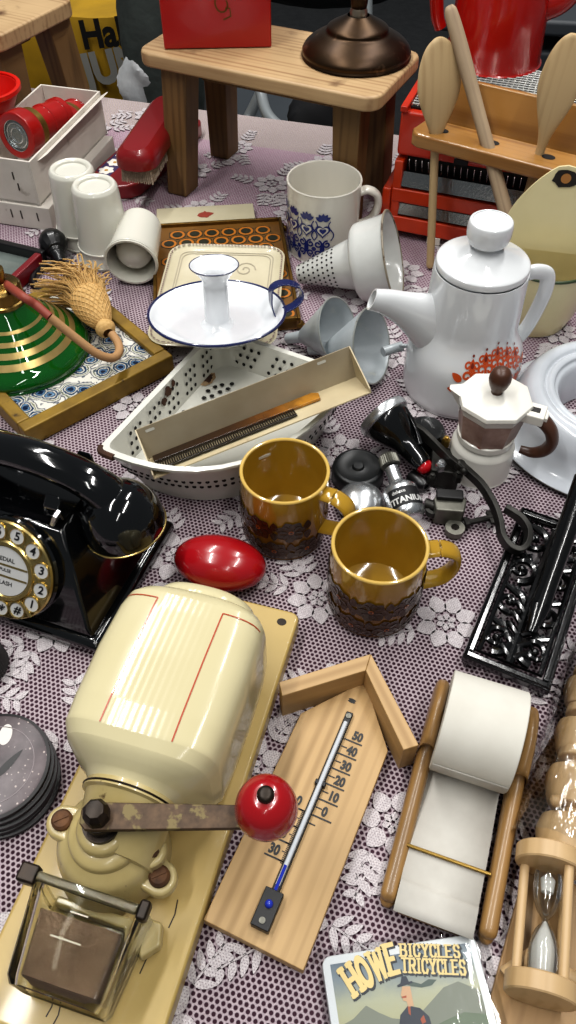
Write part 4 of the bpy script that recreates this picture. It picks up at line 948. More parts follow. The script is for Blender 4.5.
b = MB(pbr('worn_rim', '#8b8272', .4, dirt=(80, '#4f4030', .55, .62))); b.tube([(.0550 * cos(2 * pi * k / 56), .0550 * sin(2 * pi * k / 56), Lf) for k in range(56)], .0013, 8, closed=True); b.build('rim', t)
b = MB(M_hole); cone = [(.0115, .002), (.032, Lf * .60)]
for j in range(8):
    z = .006 + j * .0068; r = rad_at(cone, z); n = int(2 * pi * r / .0062)
    for k in range(n):
        a = 2 * pi * (k + .5 * (j % 2)) / n
        b.add([V(((r + .0005) * cos(a + .0014 * cos(q) / r), (r + .0005) * sin(a + .0014 * cos(q) / r), z + .0014 * sin(q))) for q in [2 * pi * m / 8 for m in range(8)]], [tuple(range(8))])
b.build('perforation', t, norm=False)
M_zinc = pbr('dull_zinc', '#b4babd', .35, .12, var=(30, '#979fa2', .6), dirt=(40, '#b9bcb8', .6, .7)); M_zedge = pbr('zinc_edge', '#a7aaa6', .4, .6, dirt=(60, '#5b4630', .6, .66))
def zfunnel(label, mouth, tip, R):
    L = (mouth - tip).length
    t = thing('zinc_funnel', label, 'funnel', M=frame(tip, mouth - tip), group='grey zinc funnels beside the strainer')
    b = MB(M_zinc); b.lathe([(.006, 0), (.0075, L * .30), (.010, L * .34), (R - .001, L * .96), (R, L), (R - .001, L), (R - .0022, L * .955), (.0095, L * .35), (.0065, L * .29), (.005, 0), (.006, 0)], 48); b.build('funnel_cone', t)
    b = MB(M_zedge); b.tube([(R * cos(2 * pi * k / 48), R * sin(2 * pi * k / 48), L) for k in range(48)], .0011, 6, closed=True); b.build('rim', t); return t
m1 = at(338, 331, .040); zfunnel('left zinc funnel, its open mouth facing the right', m1, m1 + V((-.058, .030, -.034)), .038)
m2 = at(372, 346, .044); t = zfunnel('right zinc funnel with a soldered ring tab, lying half inside the left one', m2, m2 + V((-.068, .034, -.032)), .042)
b = MB(M_zinc); iv_ = t.matrix_world.inverted(); b.tube([iv_ @ p for p in spline([m2 + V((.012, -.008, -.002)), m2 + V((.022, -.003, -.002)), m2 + V((.034, .0, .0))], 5)], .0055, 12); b.tube([iv_ @ (m2 + V((.036, .0, .0))) + V((.007 * cos(2 * pi * k / 16), 0, .007 * sin(2 * pi * k / 16))) for k in range(16)], .0018, 8, closed=True); b.build('ring_tab', t)
# ---------------------------------------------------------------- two brown mugs
M_och = pbr('ochre_glaze', '#ab882f', .14, coat=.4, var=(15, '#8f6c1c', .6)); M_ochrim = pbr('light_ochre_rim', '#c9a95c', .15, coat=.6); M_dbr = pbr('dark_brown_print', '#33200f', .25, coat=.15, var=(60, '#452b15', .8)); M_rub2 = pbr('rust_centre', '#8a4513', .25, coat=.5)
N = NT('mug_outside_glaze'); g = N.n('ShaderNodeSeparateXYZ', i0=N.coord()); f = N.math('ADD', N.math('MULTIPLY', g.outputs[2], 11.0), N.math('MULTIPLY', N.math('SUBTRACT', N.noise(40, 4), .5), .35))
N.set(N.b.inputs['Base Color'], N.ramp(f, [(.12, '#5e3d12'), (.40, '#805816'), (.62, '#967022'), (.95, '#a17f2c')])); N.b.inputs['Roughness'].default_value = .13; N.b.inputs['Coat Weight'].default_value = .7; M_mugout = N.m
def brown_mug(label, loc, ah, rows, a_pat, R=.0408, H=.085):
    t = thing('brown_mug', label, 'mug', loc, 0, 'pair of brown glazed mugs')
    pr = sp2([(0, .0005), (R * .86, .0005), (R * .95, .004), (R * 1.0, .018), (R * 1.0, H * .75), (R * .985, H - .002)], 5)
    b = MB(M_mugout); b.lathe(pr, 64); b.build('mug_outside', t)
    b = MB(M_och); b.lathe([(R * .985, H - .002), (R * .925, H - .002), (R * .92, H - .01), (R * .91, .02), (R * .86, .011), (R * .7, .007), (0, .006)], 64); b.build('mug_inside', t)
    b = MB(M_ochrim); b.tube([(R * .955 * cos(2 * pi * k / 64), R * .955 * sin(2 * pi * k / 64), H - .0015) for k in range(64)], .0017, 10, closed=True); b.build('rim', t)
    u_ = V((cos(ah), sin(ah), 0)); b = MB(M_ochrim if False else M_och)
    b.tube([u_ * p.x + V((0, 0, p.y)) for p in spline([(R * .96, H - .010, 0), (R + .012, H - .009, 0), (R + .024, H - .016, 0), (R + .026, H - .032, 0), (R + .018, H - .048, 0), (R * .97, H - .056, 0)], 8)], .0052, 16, flat=(.75, 1.7), up=tuple(u_.cross(V((0, 0, 1))).cross(V((0, 0, 1))) * -1)); b.build('handle', t)
    global prof0; prof0 = R
    b = MB(M_dbr, M_rub2); S0 = surf_of(pr, a_pat, .0010); S1 = surf_of(pr, a_pat, .0013)
    for z, n_, s_, r_ in rows:
        for i in range(-n_, n_ + 1):
            c = (i * .0305 + s_, z); b.use(M_dbr)
            for k in range(7): b.flat(petal(c, 2 * pi * k / 7 + i, .0022, r_, r_ * .42), S0)
            b.use(M_rub2); b.flat(circle(.0024, 12, c), S1); b.use(M_dbr); b.flat(circle(.0011, 8, c), surf_of(pr, a_pat, .0016))
            for q in (-1, 1):
                b.flat(petal((c[0] + .0152, z), pi / 2 * q, .001, .0125, .0036), S0)
    b.build('flower_print', t, norm=False); return t
brown_mug('brown glazed mug with dark flower print, beside the strainer and red egg', at(285, 529, 0), radians(-30), ((.046, 1, 0, .0145), (.0175, 1, .0152, .0145)), radians(-125))
brown_mug('brown glazed mug with dark flowers, nearest the viewer, handle at the right', at(372, 601, 0), radians(2), ((.045, 2, 0, .0145), (.0170, 2, .0152, .0145)), radians(-100))
# red egg
M_rp = pbr('red_gloss_plastic', '#98121a', .22, coat=.5)
c = at(220, 563, .0228)
t = thing('egg_case', 'glossy red egg shaped plastic case lying behind the coffee mill', 'egg', M=place(c, radians(-12)))
b = MB(M_rp); rings = []; 
b.M = Matrix.Rotation(radians(90), 4, 'Y'); b.lathe([(.0262 * sin(pi * k / 24) ** .95, -.0425 * cos(pi * k / 24)) for k in range(25)], 40, sx=.86, sy=1.02); b.build('shell', t)

# ---------------------------------------------------------------- telephone
M_bake = pbr('black_bakelite', '#07080a', .09, coat=.8, spec=.5); M_goldm = pbr('polished_gold', '#c8b277', .26, 1, var=(60, '#9c8550', .4)); M_dialw = pbr('dial_white', '#c4c4c2', .3, coat=.4); M_ink = pbr('dial_ink', '#101013', .6)
PH = place((at(101, 659, 0).x, at(101, 659, 0).y, 0), radians(-20)); Wp, Dp = .190, .150
DS = 1.04
t = thing('rotary_telephone', 'black dial style telephone with a gold finger wheel and gold trimmed handset', 'telephone', M=PH)
P4 = lambda x0, x1, y0, y1, z: [(x0, y0, z), (x1, y0, z), (x1, y1, z), (x0, y1, z)]
b = MB(M_bake); b.loft([P4(-Wp, 0, 0, Dp, .004), P4(-Wp, 0, 0, Dp, .013), P4(-Wp + .004, -.004, .004, Dp - .004, .017)]); b.build('base_plate', t, bevel=.0025)
b = MB(M_bake); b.loft([P4(-Wp + .007, -.007, .007, Dp - .006, .017), P4(-Wp + .012, -.012, .010, Dp - .010, .026), P4(-Wp + .044, -.044, .050, Dp - .032, .092), P4(-Wp + .048, -.048, .053, Dp - .036, .095)]); b.build('housing', t, bevel=.003, seg=3)
for x, y in ((-.02, .02), (-Wp + .02, .02), (-.02, Dp - .02), (-Wp + .02, Dp - .02)):
    b = MB(M_rub); b.lathe([(0, 0), (.009, 0), (.009, .004), (0, .004)], 16, (x, y, 0)); b.build('foot', t)
for sx in (-1, 1):
    for yy in (.064, .112):
        x = -Wp / 2 + sx * .040; b = MB(M_bake); b.hexa([(x - .010, yy - .006, .100), (x + .010, yy - .006, .100), (x + .010, yy + .006, .100), (x - .010, yy + .006, .100)], [(x - .007, yy - .004 + (.002 if yy > .1 else -.002), .114), (x + .007, yy - .004 + (.002 if yy > .1 else -.002), .114), (x + .007, yy + .004 + (.002 if yy > .1 else -.002), .122), (x - .007, yy + .004 + (.002 if yy > .1 else -.002), .122)]); b.build('cradle_prong', t, bevel=.002)
b = MB(M_chrome); b.box((-.047, .052, .111), (.004, .008, .016), Matrix.Rotation(radians(25), 3, 'Y')); b.build('cradle_hook', t, bevel=.0008)
# dial on the sloping front
pA, pB = V((-Wp / 2, .010, .026)), V((-Wp / 2, .050, .092)); vv = (pB - pA).normalized(); nn_ = V((0, -vv.z, vv.y)); cD = (pA + pB) / 2 + V((.007, 0, 0)) - vv * .003
SD = lambda h: (lambda u, v: cD + V((1, 0, 0)) * u + vv * v + nn_ * h)
SD0 = SD; SD = lambda h: (lambda u, v: SD0(h)(u * DS, v * DS))
Md_ = Matrix((V((1, 0, 0)) * DS, vv * DS, nn_)).transposed().to_4x4(); Md_.translation = cD
b = MB(M_bake); b.M = Md_; b.lathe([(.0445, -.002), (.0445, .004), (.043, .006), (0, .006)], 64); b.build('dial_plinth', t)
b = MB(M_goldm); b.M = Md_; b.lathe([(.0425, .0055), (.0428, .009), (.0415, .0105), (.0385, .0108), (.0270, .0108), (.0255, .0125), (.0225, .0125), (.0215, .0105), (0, .0105)], 72); fw_ = b.build('finger_wheel', t)
b = MB(M_goldm); b.M = Md_
keys = {'1': -40, '2': -12, '3': 17, '4': 46, '5': 75, '6': 104, '7': 133, '8': 162, '9': 191, '0': 220, '*': -93, '#': -67}
for k_, a in keys.items():
    a = radians(a); cx, cy = .0340 * cos(a), .0340 * sin(a); b.tube([(cx + .0070 * cos(2 * pi * q / 24), cy + .0070 * sin(2 * pi * q / 24), .0112) for q in range(24)], .0008, 6, closed=True)
a = radians(-53); b.tube([(.0275 * cos(a), .0275 * sin(a), .0125), (.0425 * cos(a + .06), .0425 * sin(a + .06), .0125)], .0016, 8)
b.build('finger_hole_ring', t)['label'] = 'gold rings round the finger holes'
for k_, a in keys.items():
    a = radians(a); cx, cy = .0340 * cos(a), .0340 * sin(a)
    b = MB(M_dialw, M_ink); b.flat(circle(.0066, 24, (cx, cy)), SD(.0111)); b.use(M_ink); b.text(k_, .0100 if k_ not in '*' else .013, SD(.0114), .0003, at=(cx, cy - (.002 if k_ == '*' else 0)), shear=.15); b.build('number_button', t, norm=False)
b = MB(M_dialw, M_ink, M_goldm); b.flat(circle(.0215, 48), SD(.0112)); b.use(M_ink)
b.text('REDIAL', .0052, SD(.0114), .0001, at=(0, .0105)); b.text('PULSE', .0040, SD(.0114), .0001, at=(0, .001)); b.text('FLASH', .0052, SD(.0114), .0001, at=(0, -.0105)); b.use(M_goldm)
for v in (.0055, -.0045): b.stroke([(-.0205, v), (.0205, v)], .0018, SD(.0115))
b.build('dial_centre', t, norm=False)
# handset
hs = thing('telephone_handset', 'black telephone handset with gold trimmed cups lying across the telephone', 'handset', M=PH)
yc = .090; xR, xL = -.016, -Wp + .016
hp = spline([(xL - .002, yc, .097), (xL + .008, yc, .113), (xL + .035, yc, .126), (-Wp / 2, yc, .132), (xR - .035, yc, .126), (xR - .008, yc, .113), (xR + .002, yc, .097)], 8)
b = MB(M_bake); b.tube(hp, lambda q: .0185 - .0035 * sin(pi * q), 20, flat=(.85, 1.05), up=(0, 0, 1)); b.build('handle', hs)
for sx, x in ((1, xR), (-1, xL)):
    Mcup = Matrix.Translation((x, yc, .105)) @ Matrix.Rotation(radians(-10) * sx, 4, 'Y')
    b = MB(M_bake); b.M = Mcup; b.lathe(sp2([(0, .012), (.014, .009), (.026, .000), (.0335, -.014), (.0352, -.026), (.0350, -.034)], 6) + [(.033, -.036), (.030, -.034), (0, -.032)], 48); b.build('ear_cup', hs)
    b = MB(M_goldm); b.M = Mcup; b.tube([(.0352 * cos(2 * pi * k / 48), .0352 * sin(2 * pi * k / 48), -.0335) for k in range(48)], .0009, 8, closed=True); b.build('gold_trim', hs)

# ---------------------------------------------------------------- cast iron stand
M_iron = pbr('glossy_black_iron', '#0b0b0c', .18, .3, coat=.6, bump=(120, .2, .001))
TL_, BL_, BR_ = at(519, 513, .018), at(462, 656, .018), at(549, 685, .018); yv = TL_ - BL_; Yt = atan2(yv.y, yv.x) - pi / 2
t = thing('iron_stand', 'black cast iron rest with openwork scrolls inside a ridged rectangular frame', 'iron stand', M=place(V((BL_.x, BL_.y, 0)), Yt))
W_, L_ = .074, .182
for nm, c, d in (('frame_bar', (W_ / 2, .004, .014), (W_, .008, .009)), ('frame_bar', (W_ / 2, L_ - .004, .014), (W_, .008, .009)), ('frame_bar', (.004, L_ / 2, .014), (.008, L_ - .0164, .009)), ('frame_bar', (W_ - .004, L_ / 2, .014), (.008, L_ - .0164, .009))):
    b = MB(M_iron); b.box(c, d); b.build(nm, t, bevel=.0015)
b = MB(M_iron); cr = [(.011, .011), (W_ - .011, .011), (W_ - .011, L_ - .011), (.011, L_ - .011)]
b.tube([(x, y, .0175) for x, y in cr], .0022, 8, closed=True); b.tube([(x + (-.009 if x < .03 else .009), y + (-.009 if y < .03 else .009), .0185) for x, y in cr], .0018, 8, closed=True); b.build('bead_line', t)
for x in (.005, W_ - .005):
    for y in (.005, L_ - .005): b = MB(M_iron); b.lathe([(0, 0), (.003, 0), (.004, .010), (0, .010)], 12, (x, y, 0)); b.build('foot', t)
def spiral(c, r, a0, s_, turns=1.3, n=26): return [(c[0] + r * (1 - .8 * k / n) * cos(a0 + s_ * 2 * pi * turns * k / n), c[1] + r * (1 - .8 * k / n) * sin(a0 + s_ * 2 * pi * turns * k / n), .0145) for k in range(n + 1)]
for i, y in enumerate((.032, .072, .112, .150)):
    for s_ in (-1, 1):
        c = (W_ / 2 + s_ * .0165, y)
        b = MB(M_iron); b.tube(spiral(c, .0150, pi / 2 if i % 2 else -pi / 2, s_ * (1 if i % 2 else -1)), lambda q: .0042 - .0020 * q, 8); b.ball((c[0], c[1], .0155), .0038, 12)
        for k in range(3): b.tube([(c[0] - s_ * .006, c[1] + .010, .0145), (c[0] - s_ * (.002 - .005 * k), c[1] + .017, .0155), (c[0] + s_ * (.006 * k - .004), c[1] + .021, .0145)], [.0022, .003, .001], 8)
        b.build('scroll', t)
b = MB(M_iron); b.tube([(W_ / 2, .012, .0145), (W_ / 2, L_ - .012, .0145)], .0042, 8)
for k in range(5):
    for s_ in (-1, 1): b.tube([(W_ / 2, .018 + .012 * k, .0150), (W_ / 2 + s_ * .010, .026 + .012 * k, .0165), (W_ / 2 + s_ * .016, .022 + .012 * k, .014)], [.003, .0036, .001], 8)
b.build('leaf_spine', t)
iv_ = t.matrix_world.inverted(); h0, h1 = at(531, 632, .021), at(585, 478, .060)
b = MB(M_iron); path = [iv_ @ (h0 * (1 - q) + h1 * q) for q in (0, .15, .3, .6, 1.0)]
b.tube(path, [.004, .008, .0075, .008, .0085], 12, flat=(.75, 1.15), up=(0, 0, 1))
for o_ in (-.0045, .0045): b.tube([p + V((o_, 0, .0055)) for p in path[1:]], .0018, 6)
b.build('handle', t)

# ---------------------------------------------------------------- bicycle lamp, dynamo and odd metal parts
M_lampb = pbr('black_lamp_paint', '#0b0c0d', .15, coat=.6); M_jewel = pbr('red_jewel', '#b3101c', .1, coat=.8); M_dmetal = pbr('dark_greased_steel', '#3b3a37', .45, .7, var=(50, '#1f1e1c', .7), bump=(120, .3, .001)); M_gmetal = pbr('worn_grey_alloy', '#7c7b72', .42, .7, var=(40, '#4a4943', .7), bump=(120, .3, .001))
a1, a0 = at(383, 416, .042), at(424, 466, .020)
dv = (a1 - a0).normalized(); Ll = .068
t = thing('bicycle_lamp', 'black bicycle lamp with a chrome rim and a red rear jewel', 'lamp', M=frame(a1 - dv * Ll, dv))
b = MB(M_lampb); b.lathe(sp2([(0, .002), (.0085, .002), (.0105, .004), (.012, .020), (.0135, .032), (.0195, .045), (.0245, .058), (.0255, Ll - .002)], 5), 48); b.build('lamp_body', t)
b = MB(M_chrome); b.lathe([(.0255, Ll - .006), (.0275, Ll - .005), (.0280, Ll), (.0265, Ll + .004), (.0245, Ll + .005), (.0245, Ll + .003)], 48); b.build('chrome_rim', t)
b = MB(M_lens); b.lathe(sp2([(.0248, Ll + .003), (.016, Ll + .0065), (0, Ll + .0085)], 4), 40); b.build('lens', t)
b = MB(M_jewel); b.lathe(sp2([(.0085, .003), (.008, -.002), (.005, -.006), (0, -.0075)], 4), 24); b.build('rear_jewel', t)
iv_ = t.matrix_world.inverted(); b = MB(M_chrome); p = iv_ @ (at(396, 402, .060)); b.tube([p, p + (iv_.to_3x3() @ V((.006, .004, -.003)))], .0045, 14); b.tube([p - (iv_.to_3x3() @ V((.004, .002, -.002))), p], .003, 10); b.build('clamp_screw', t)
b = MB(M_lampb); b.strap([iv_ @ q for q in (at(402, 408, .055), at(409, 418, .048), at(416, 432, .040), at(420, 446, .034))], .010, .004, tuple(iv_.to_3x3() @ V((0, 0, 1)))); b.build('stay', t, bevel=.0008)
# bracket
c = at(446, 458, .022)
t = thing('lamp_bracket', 'dark steel mounting bracket with bolts between the bicycle lamp and the moka pot', 'bracket', c)
iv = lambda q: q - c
b = MB(M_dmetal); b.strap([iv(q) for q in (at(412, 426, .040), at(424, 434, .042), at(436, 446, .040), at(450, 460, .036), at(462, 470, .034))], .012, .005, (0, 0, 1)); b.build('arm', t, bevel=.001)
b = MB(M_dmetal); b.prism([(-.018, -.020), (.010, -.026), (.016, -.004), (.004, .012), (-.014, .010)], -.021, .004); b.build('plate', t, bevel=.002)
b = MB(M_lampb); b.M = Matrix.Translation(iv(at(426, 431, .030))); b.lathe([(0, -.029), (.019, -.029), (.0205, -.02), (.0205, .0), (.018, .004), (0, .005)], 28); b.build('switch_cap', t)
for q, r, m in ((at(441, 465, .030), .0055, M_chrome), (at(446, 441, .034), .0045, M_brass), (at(458, 476, .028), .005, M_dmetal), (at(432, 478, .020), .0045, M_dmetal)):
    b = MB(m); b.M = Matrix.Translation(iv(q)); b.lathe([(0, -.006), (r, -.006), (r, .002), (r * .7, .004), (0, .004)], 6); b.lathe([(0, .003), (r * .5, .003), (r * .5, .006), (0, .0065)], 12); b.build('bolt', t, angle=20)
c = at(419, 482, .008); t = thing('rubber_grommet', 'small black rubber sleeve lying between the dynamo and the bracket', 'sleeve', M=frame(c, (.5, -.6, .1)))
b = MB(M_rub); b.lathe([(.003, -.012), (.0065, -.012), (.0075, -.008), (.0075, .006), (.0055, .010), (.003, .010), (.003, -.012)], 18); b.build('sleeve_body', t)
# black round cap
c = at(357, 478, .002)
t = thing('round_cap', 'round matt black bakelite cap with a centre boss beside the dynamo', 'cap', c)
b = MB(pbr('matt_bakelite', '#17191a', .4)); b.lathe(sp2([(0, .0), (.024, .0), (.0262, .003), (.0265, .012), (.025, .017), (.022, .0185)], 4) + [(.020, .0175), (.010, .0165), (.0065, .017), (.005, .0195), (0, .0198)], 48); b.build('cap_body', t)
# chrome bell dome
c = at(360, 506, .002); t = thing('bicycle_bell', 'domed chrome bicycle bell half hidden behind the nearer brown mug', 'bell', c)
b = MB(M_chrome); b.lathe(sp2([(.024, .004), (.0235, .008), (.019, .016), (.010, .021), (0, .0225)], 5), 40); b.build('dome', t)
b = MB(M_dmetal); b.lathe([(0, 0), (.023, 0), (.0238, .004), (0, .004)], 36); b.build('base', t)
# dynamo
d0, d1 = at(408, 515, .017), at(388, 458, .032); dv = (d1 - d0).normalized(); Ld = (d1 - d0).length
t = thing('bicycle_dynamo', 'chrome bottle dynamo with a black lettered label and a knurled friction wheel', 'dynamo', M=frame(d0 - dv * .004, dv, (1, 0, 0)))
dp = sp2([(0, -.002), (.012, -.002), (.0165, .003)], 3) + [(.0172, .006), (.0172, .030)] + sp2([(.0165, .032), (.0130, .036), (.0085, .039), (.0072, .044), (.0068, Ld - .008)], 4)
b = MB(M_chrome); b.lathe(dp, 44); b.build('dynamo_body', t)
b = MB(M_gmetal); zz = Ld - .006; nn = 28; rings = []
for z, r in ((zz, .0075), (zz + .001, .0098), (zz + .011, .0092), (zz + .014, .006)): rings.append([(r * (1 + (.05 if k % 2 else -.04)) * cos(2 * pi * k / (2 * nn)), r * (1 + (.05 if k % 2 else -.04)) * sin(2 * pi * k / (2 * nn)), z) for k in range(2 * nn)])
b.loft(rings); b.build('friction_wheel', t, angle=20)
fa = atan2(*reversed((t.matrix_world.inverted().to_3x3() @ V((.10, -.62, .75))).normalized().xy)); prof0 = .0172; pl = [(.0172, .0), (.0172, .04)]
S = surf_of(pl, fa, .0003); S2 = surf_of(pl, fa, .0006); b = MB(M_ink, M_dialw)
nseg = 12
for k in range(nseg): x0, x1 = -.017 + .034 * k / nseg, -.017 + .034 * (k + 1) / nseg; b.flat([(x0, .008), (x1, .008), (x1, .027), (x0, .027)], S)
b.use(M_dialw); b.text('TITANIUM', .0085, S2, .0003, at=(0, .0135)); b.text('deluxe', .005, S2, .0001, at=(-.006, .0225)); b.build('label', t, norm=False)
# clamp block
c = at(449, 508, .013)
t = thing('metal_clamp', 'worn grey metal clamp block beside the dynamo', 'clamp', M=place(c, radians(-6)))
b = MB(M_gmetal); b.prism([(-.014, -.012), (.013, -.012), (.016, .004), (.010, .013), (-.012, .013), (-.016, .002)], -.012, .010); b.build('block', t, bevel=.002)
b = MB(M_black); b.box((-.001, .006, .0125), (.026, .012, .005)); b.build('pad', t, bevel=.0015)
b = MB(M_dmetal); b.lathe([(.003, .0), (.007, .0), (.007, .006), (.003, .006), (.003, 0)], 18, (-.016, -.004, -.004)); b.tube([(-.013, .0, .0), (-.024, .002, .002)], .0055, 14); b.build('screw', t)
b = MB(M_gmetal); b.lathe([(.004, -.012), (.009, -.012), (.0095, -.004), (.004, -.004), (.004, -.012)], 20, (.006, -.020, 0)); b.build('lug', t)
# forged hook
P = [at(460, 465, .036), at(470, 474, .035), at(482, 486, .034), at(493, 504, .032), at(499, 520, .029), at(502, 536, .026), at(510, 547, .025), at(520, 550, .025), at(527, 543, .026), at(528, 531, .027), at(522, 520, .028), at(513, 513, .028), at(505, 508, .029)]
t = thing('forged_hook', 'dark forged iron hook bent into a loop over the corner of the cast iron stand', 'hook', P[4])
b = MB(M_dmetal); b.strap([q - P[4] for q in spline(P, 6)], .0115, .0055, (.1, -.3, .9)); b.build('hook_strip', t, bevel=.001)
b = MB(M_dmetal)
for q, r in ((P[0], .006), (at(464, 471, .042), .004)): b.ball(q - P[4], r, 12)
b.build('rivet', t)
c = at(480, 520, .008); t = thing('wing_bolt', 'small dark wing bolt lying between the clamp block and the hook', 'bolt', M=frame(c, (.9, .2, .05)))
b = MB(M_dmetal); b.tube([(0, 0, -.018), (0, 0, .016)], .003, 10); b.build('shank', t)
b = MB(M_dmetal); b.box((0, 0, .012), (.016, .004, .007)); b.box((0, 0, -.014), (.010, .008, .005)); b.build('wing', t, bevel=.001)

# ---------------------------------------------------------------- coasters, ribbed cap
N = NT('terrazzo'); v1 = N.n('ShaderNodeTexVoronoi', Scale=260.0); N.t.links.new(N.coord(), v1.inputs[0]); f = N.ramp(v1.outputs['Distance'], [(.18, 1.0), (.26, 0.0)]); f2 = N.ramp(N.noise(90, 2), [(.52, 0.0), (.58, 1.0)])
c = N.ramp(N.noise(45, 4), [(.3, '#33292c'), (.55, '#4d4144'), (.75, '#655a5c')]); N.set(N.b.inputs['Base Color'], N.mix(N.math('MULTIPLY', f, f2), c, rgb('#b7a9a3'))); N.b.inputs['Roughness'].default_value = .35; M_terr = N.m
M_edgeb = pbr('black_coaster_edge', '#131112', .4)
c0 = at(-5, 768, .02); pos = ((0, 0), (.002, -.001), (.0035, -.0025), (.002, -.004), (.004, -.005)); lbl = ('bottom', 'second from bottom', 'middle', 'second from top', 'top')
for i, (dx, dy) in enumerate(reversed(pos)):
    t = thing('stone_coaster', f'speckled dark round coaster, {lbl[i]} of the stack at the left edge', 'coaster', (c0.x + dx, c0.y + dy, .0052 * i), 0, 'stack of speckled coasters')
    b = MB(M_terr); b.lathe([(0, .0049), (.0385, .0049), (.0395, .0046)], 56); b.build('stone_face', t)
    b = MB(M_edgeb); b.lathe([(.0395, .0046), (.0418, .0040), (.0420, .0010), (.040, .0002), (0, .0002)], 56); b.build('edge', t)
    if i == 4:
        b = MB(M_terr if False else pbr('pale_inlay', '#cfc9c3', .4), M_edgeb); b.flat([(.004 + .0050 * cos(2 * pi * k / 20), .024 + .0085 * sin(2 * pi * k / 20)) for k in range(20)], XY(.0051)); b.use(M_edgeb); b.flat(petal((.004, -.010), .95, 0, .027, .003), XY(.0051)); b.build('inlay', t, norm=False)
        b = MB(pbr('groove_line', '#82787a', .5)); b.ring((0, 0), .0300, .0306, XY(.0051), 56); b.build('groove', t)
c = at(-14, 668, 0)
t = thing('ribbed_cap', 'grey ribbed rubber cap at the left edge between the telephone and the coasters', 'cap', c)
M_grub = pbr('grey_rubber', '#3c3b3c', .7); b = MB(M_grub); n = 96
b.loft([[(r * (1 + (.03 if k % 2 else -.03)) * cos(2 * pi * k / n), r * (1 + (.03 if k % 2 else -.03)) * sin(2 * pi * k / n), z) for k in range(n)] for r, z in ((.017, .0005), (.020, .004), (.019, .026), (.015, .031))]); b.build('cap_body', t, angle=15)
# ---------------------------------------------------------------- wall coffee mill
M_board = pbr('cream_board_paint', '#bca268', .42, coat=.25, var=(9, '#a48d4e', .7), dirt=(38, '#5c4420', .72, .76), bump=(50, .15, .001)); M_ivory = None
N = NT('ivory_glaze'); g = N.n('ShaderNodeSeparateXYZ', i0=N.coord()); N.set(N.b.inputs['Base Color'], N.mix(N.ramp(N.noise(9, 3), [(.35, 0.0), (.7, .5)]), rgb('#c9c09d'), rgb('#bcb189'))); N.b.inputs['Roughness'].default_value = .14; N.b.inputs['Specular IOR Level'].default_value = .35
rib = N.math('SINE', N.math('MULTIPLY', g.outputs[0], 2 * pi / .0052)); msk = N.math('LESS_THAN', N.math('ABSOLUTE', N.math('SUBTRACT', g.outputs[0], .0635)), .0225); N.bump(N.math('MULTIPLY', rib, msk), .05, .0004); M_ivory = N.m
M_redline = pbr('red_line', '#a8401f', .3, coat=.4); M_castiron = pbr('cream_cast_iron', '#b8a878', .33, coat=.4, var=(25, '#a08d58', .6), dirt=(55, '#4f3a20', .66, .71)); M_rustbolt = pbr('rusty_bolt', '#6e4c30', .7, .3, var=(120, '#33221a', .8), bump=(250, .6, .001)); M_oil = pbr('oily_black_iron', '#1e1914', .4, .5, var=(80, '#3a2c20', .6))
N = NT('worn_crank'); f = N.ramp(N.noise(75, 6, N.coord(loc=(.2, .1, .4))), [(.57, 0.0), (.62, 1.0)]); N.set(N.b.inputs['Base Color'], N.mix(f, N.ramp(N.noise(120, 3), [(.3, '#3a2c20'), (.7, '#5e4a37')]), rgb('#6f6240'))); N.b.inputs['Roughness'].default_value = .55; N.b.inputs['Metallic'].default_value = .35; M_crank = N.m
ML = place((-.110, .407, 0), radians(-16))
t = thing('wall_coffee_mill', 'cream wall coffee mill with ivory ceramic hopper, glass cup and red crank knob', 'coffee mill', M=ML)
b = MB(M_board, M_oil); b.prism(rrect(.126, .342, .008, 4, .063, -.171), 0, .020); b.use(M_oil)
for x, y, l in ((.093, -.30, .03), (.099, -.292, .022), (.052, -.330, .012), (.058, -.334, .014), (.107, -.262, .018)): b.stroke([(x, y), (x + .001, y + l * .5), (x - .0005, y + l)], .0009, XY(.0202))
b.build('mounting_board', t, bevel=.003, seg=3)
for x, y in ((.0125, -.010), (.1125, -.013)): b = MB(M_oil); b.flat([(x + .0042 * cos(2 * pi * k / 16), y + .0036 * sin(2 * pi * k / 16)) for k in range(16)], XY(.0202)); b.build('board_hole', t, norm=False)
# hopper: axis along the board, squarish section
HC = V((.0635, 0, .0715))
prof = [(-.208, .0310, 2), (-.203, .0315, 2.0), (-.198, .0350, 2.4), (-.192, .0440, 3.2), (-.186, .0510, 4.2), (-.178, .0550, 5.0), (-.160, .0565, 5), (-.120, .0572, 5.2), (-.085, .0562, 5), (-.072, .0545, 4.6), (-.065, .0505, 4.0), (-.061, .046, 3.4)]
def hop_rp(y):
    for (y0, r0, p0), (y1, r1, p1) in zip(prof, prof[1:]):
        if y0 <= y <= y1: q = (y - y0) / (y1 - y0); return r0 + (r1 - r0) * q, p0 + (p1 - p0) * q
    return prof[-1][1:]
def hop_ring(y, r, p, n=64):
    out = []
    for k in range(n):
        a = 2 * pi * k / n; c_, s_ = cos(a), sin(a); q = (abs(c_) ** p + abs(s_) ** p) ** (-1 / p); out.append((HC.x + r * q * c_, y, HC.z + r * q * s_ * .885))
    return out
ys = sorted(set([p_[0] for p_ in prof] + [prof[0][0] + (prof[-1][0] - prof[0][0]) * k / 40 for k in range(41)]))
b = MB(M_ivory); b.loft([hop_ring(y, *hop_rp(y)) for y in ys]); b.build('hopper', t, angle=50)
b = MB(M_ivory); b.loft([hop_ring(y, r, 2.6) for y, r in ((-.0615, .0375), (-.060, .042), (-.056, .0425), (-.050, .039), (-.045, .031), (-.043, .018))]); b.build('hopper_lid', t, angle=50)
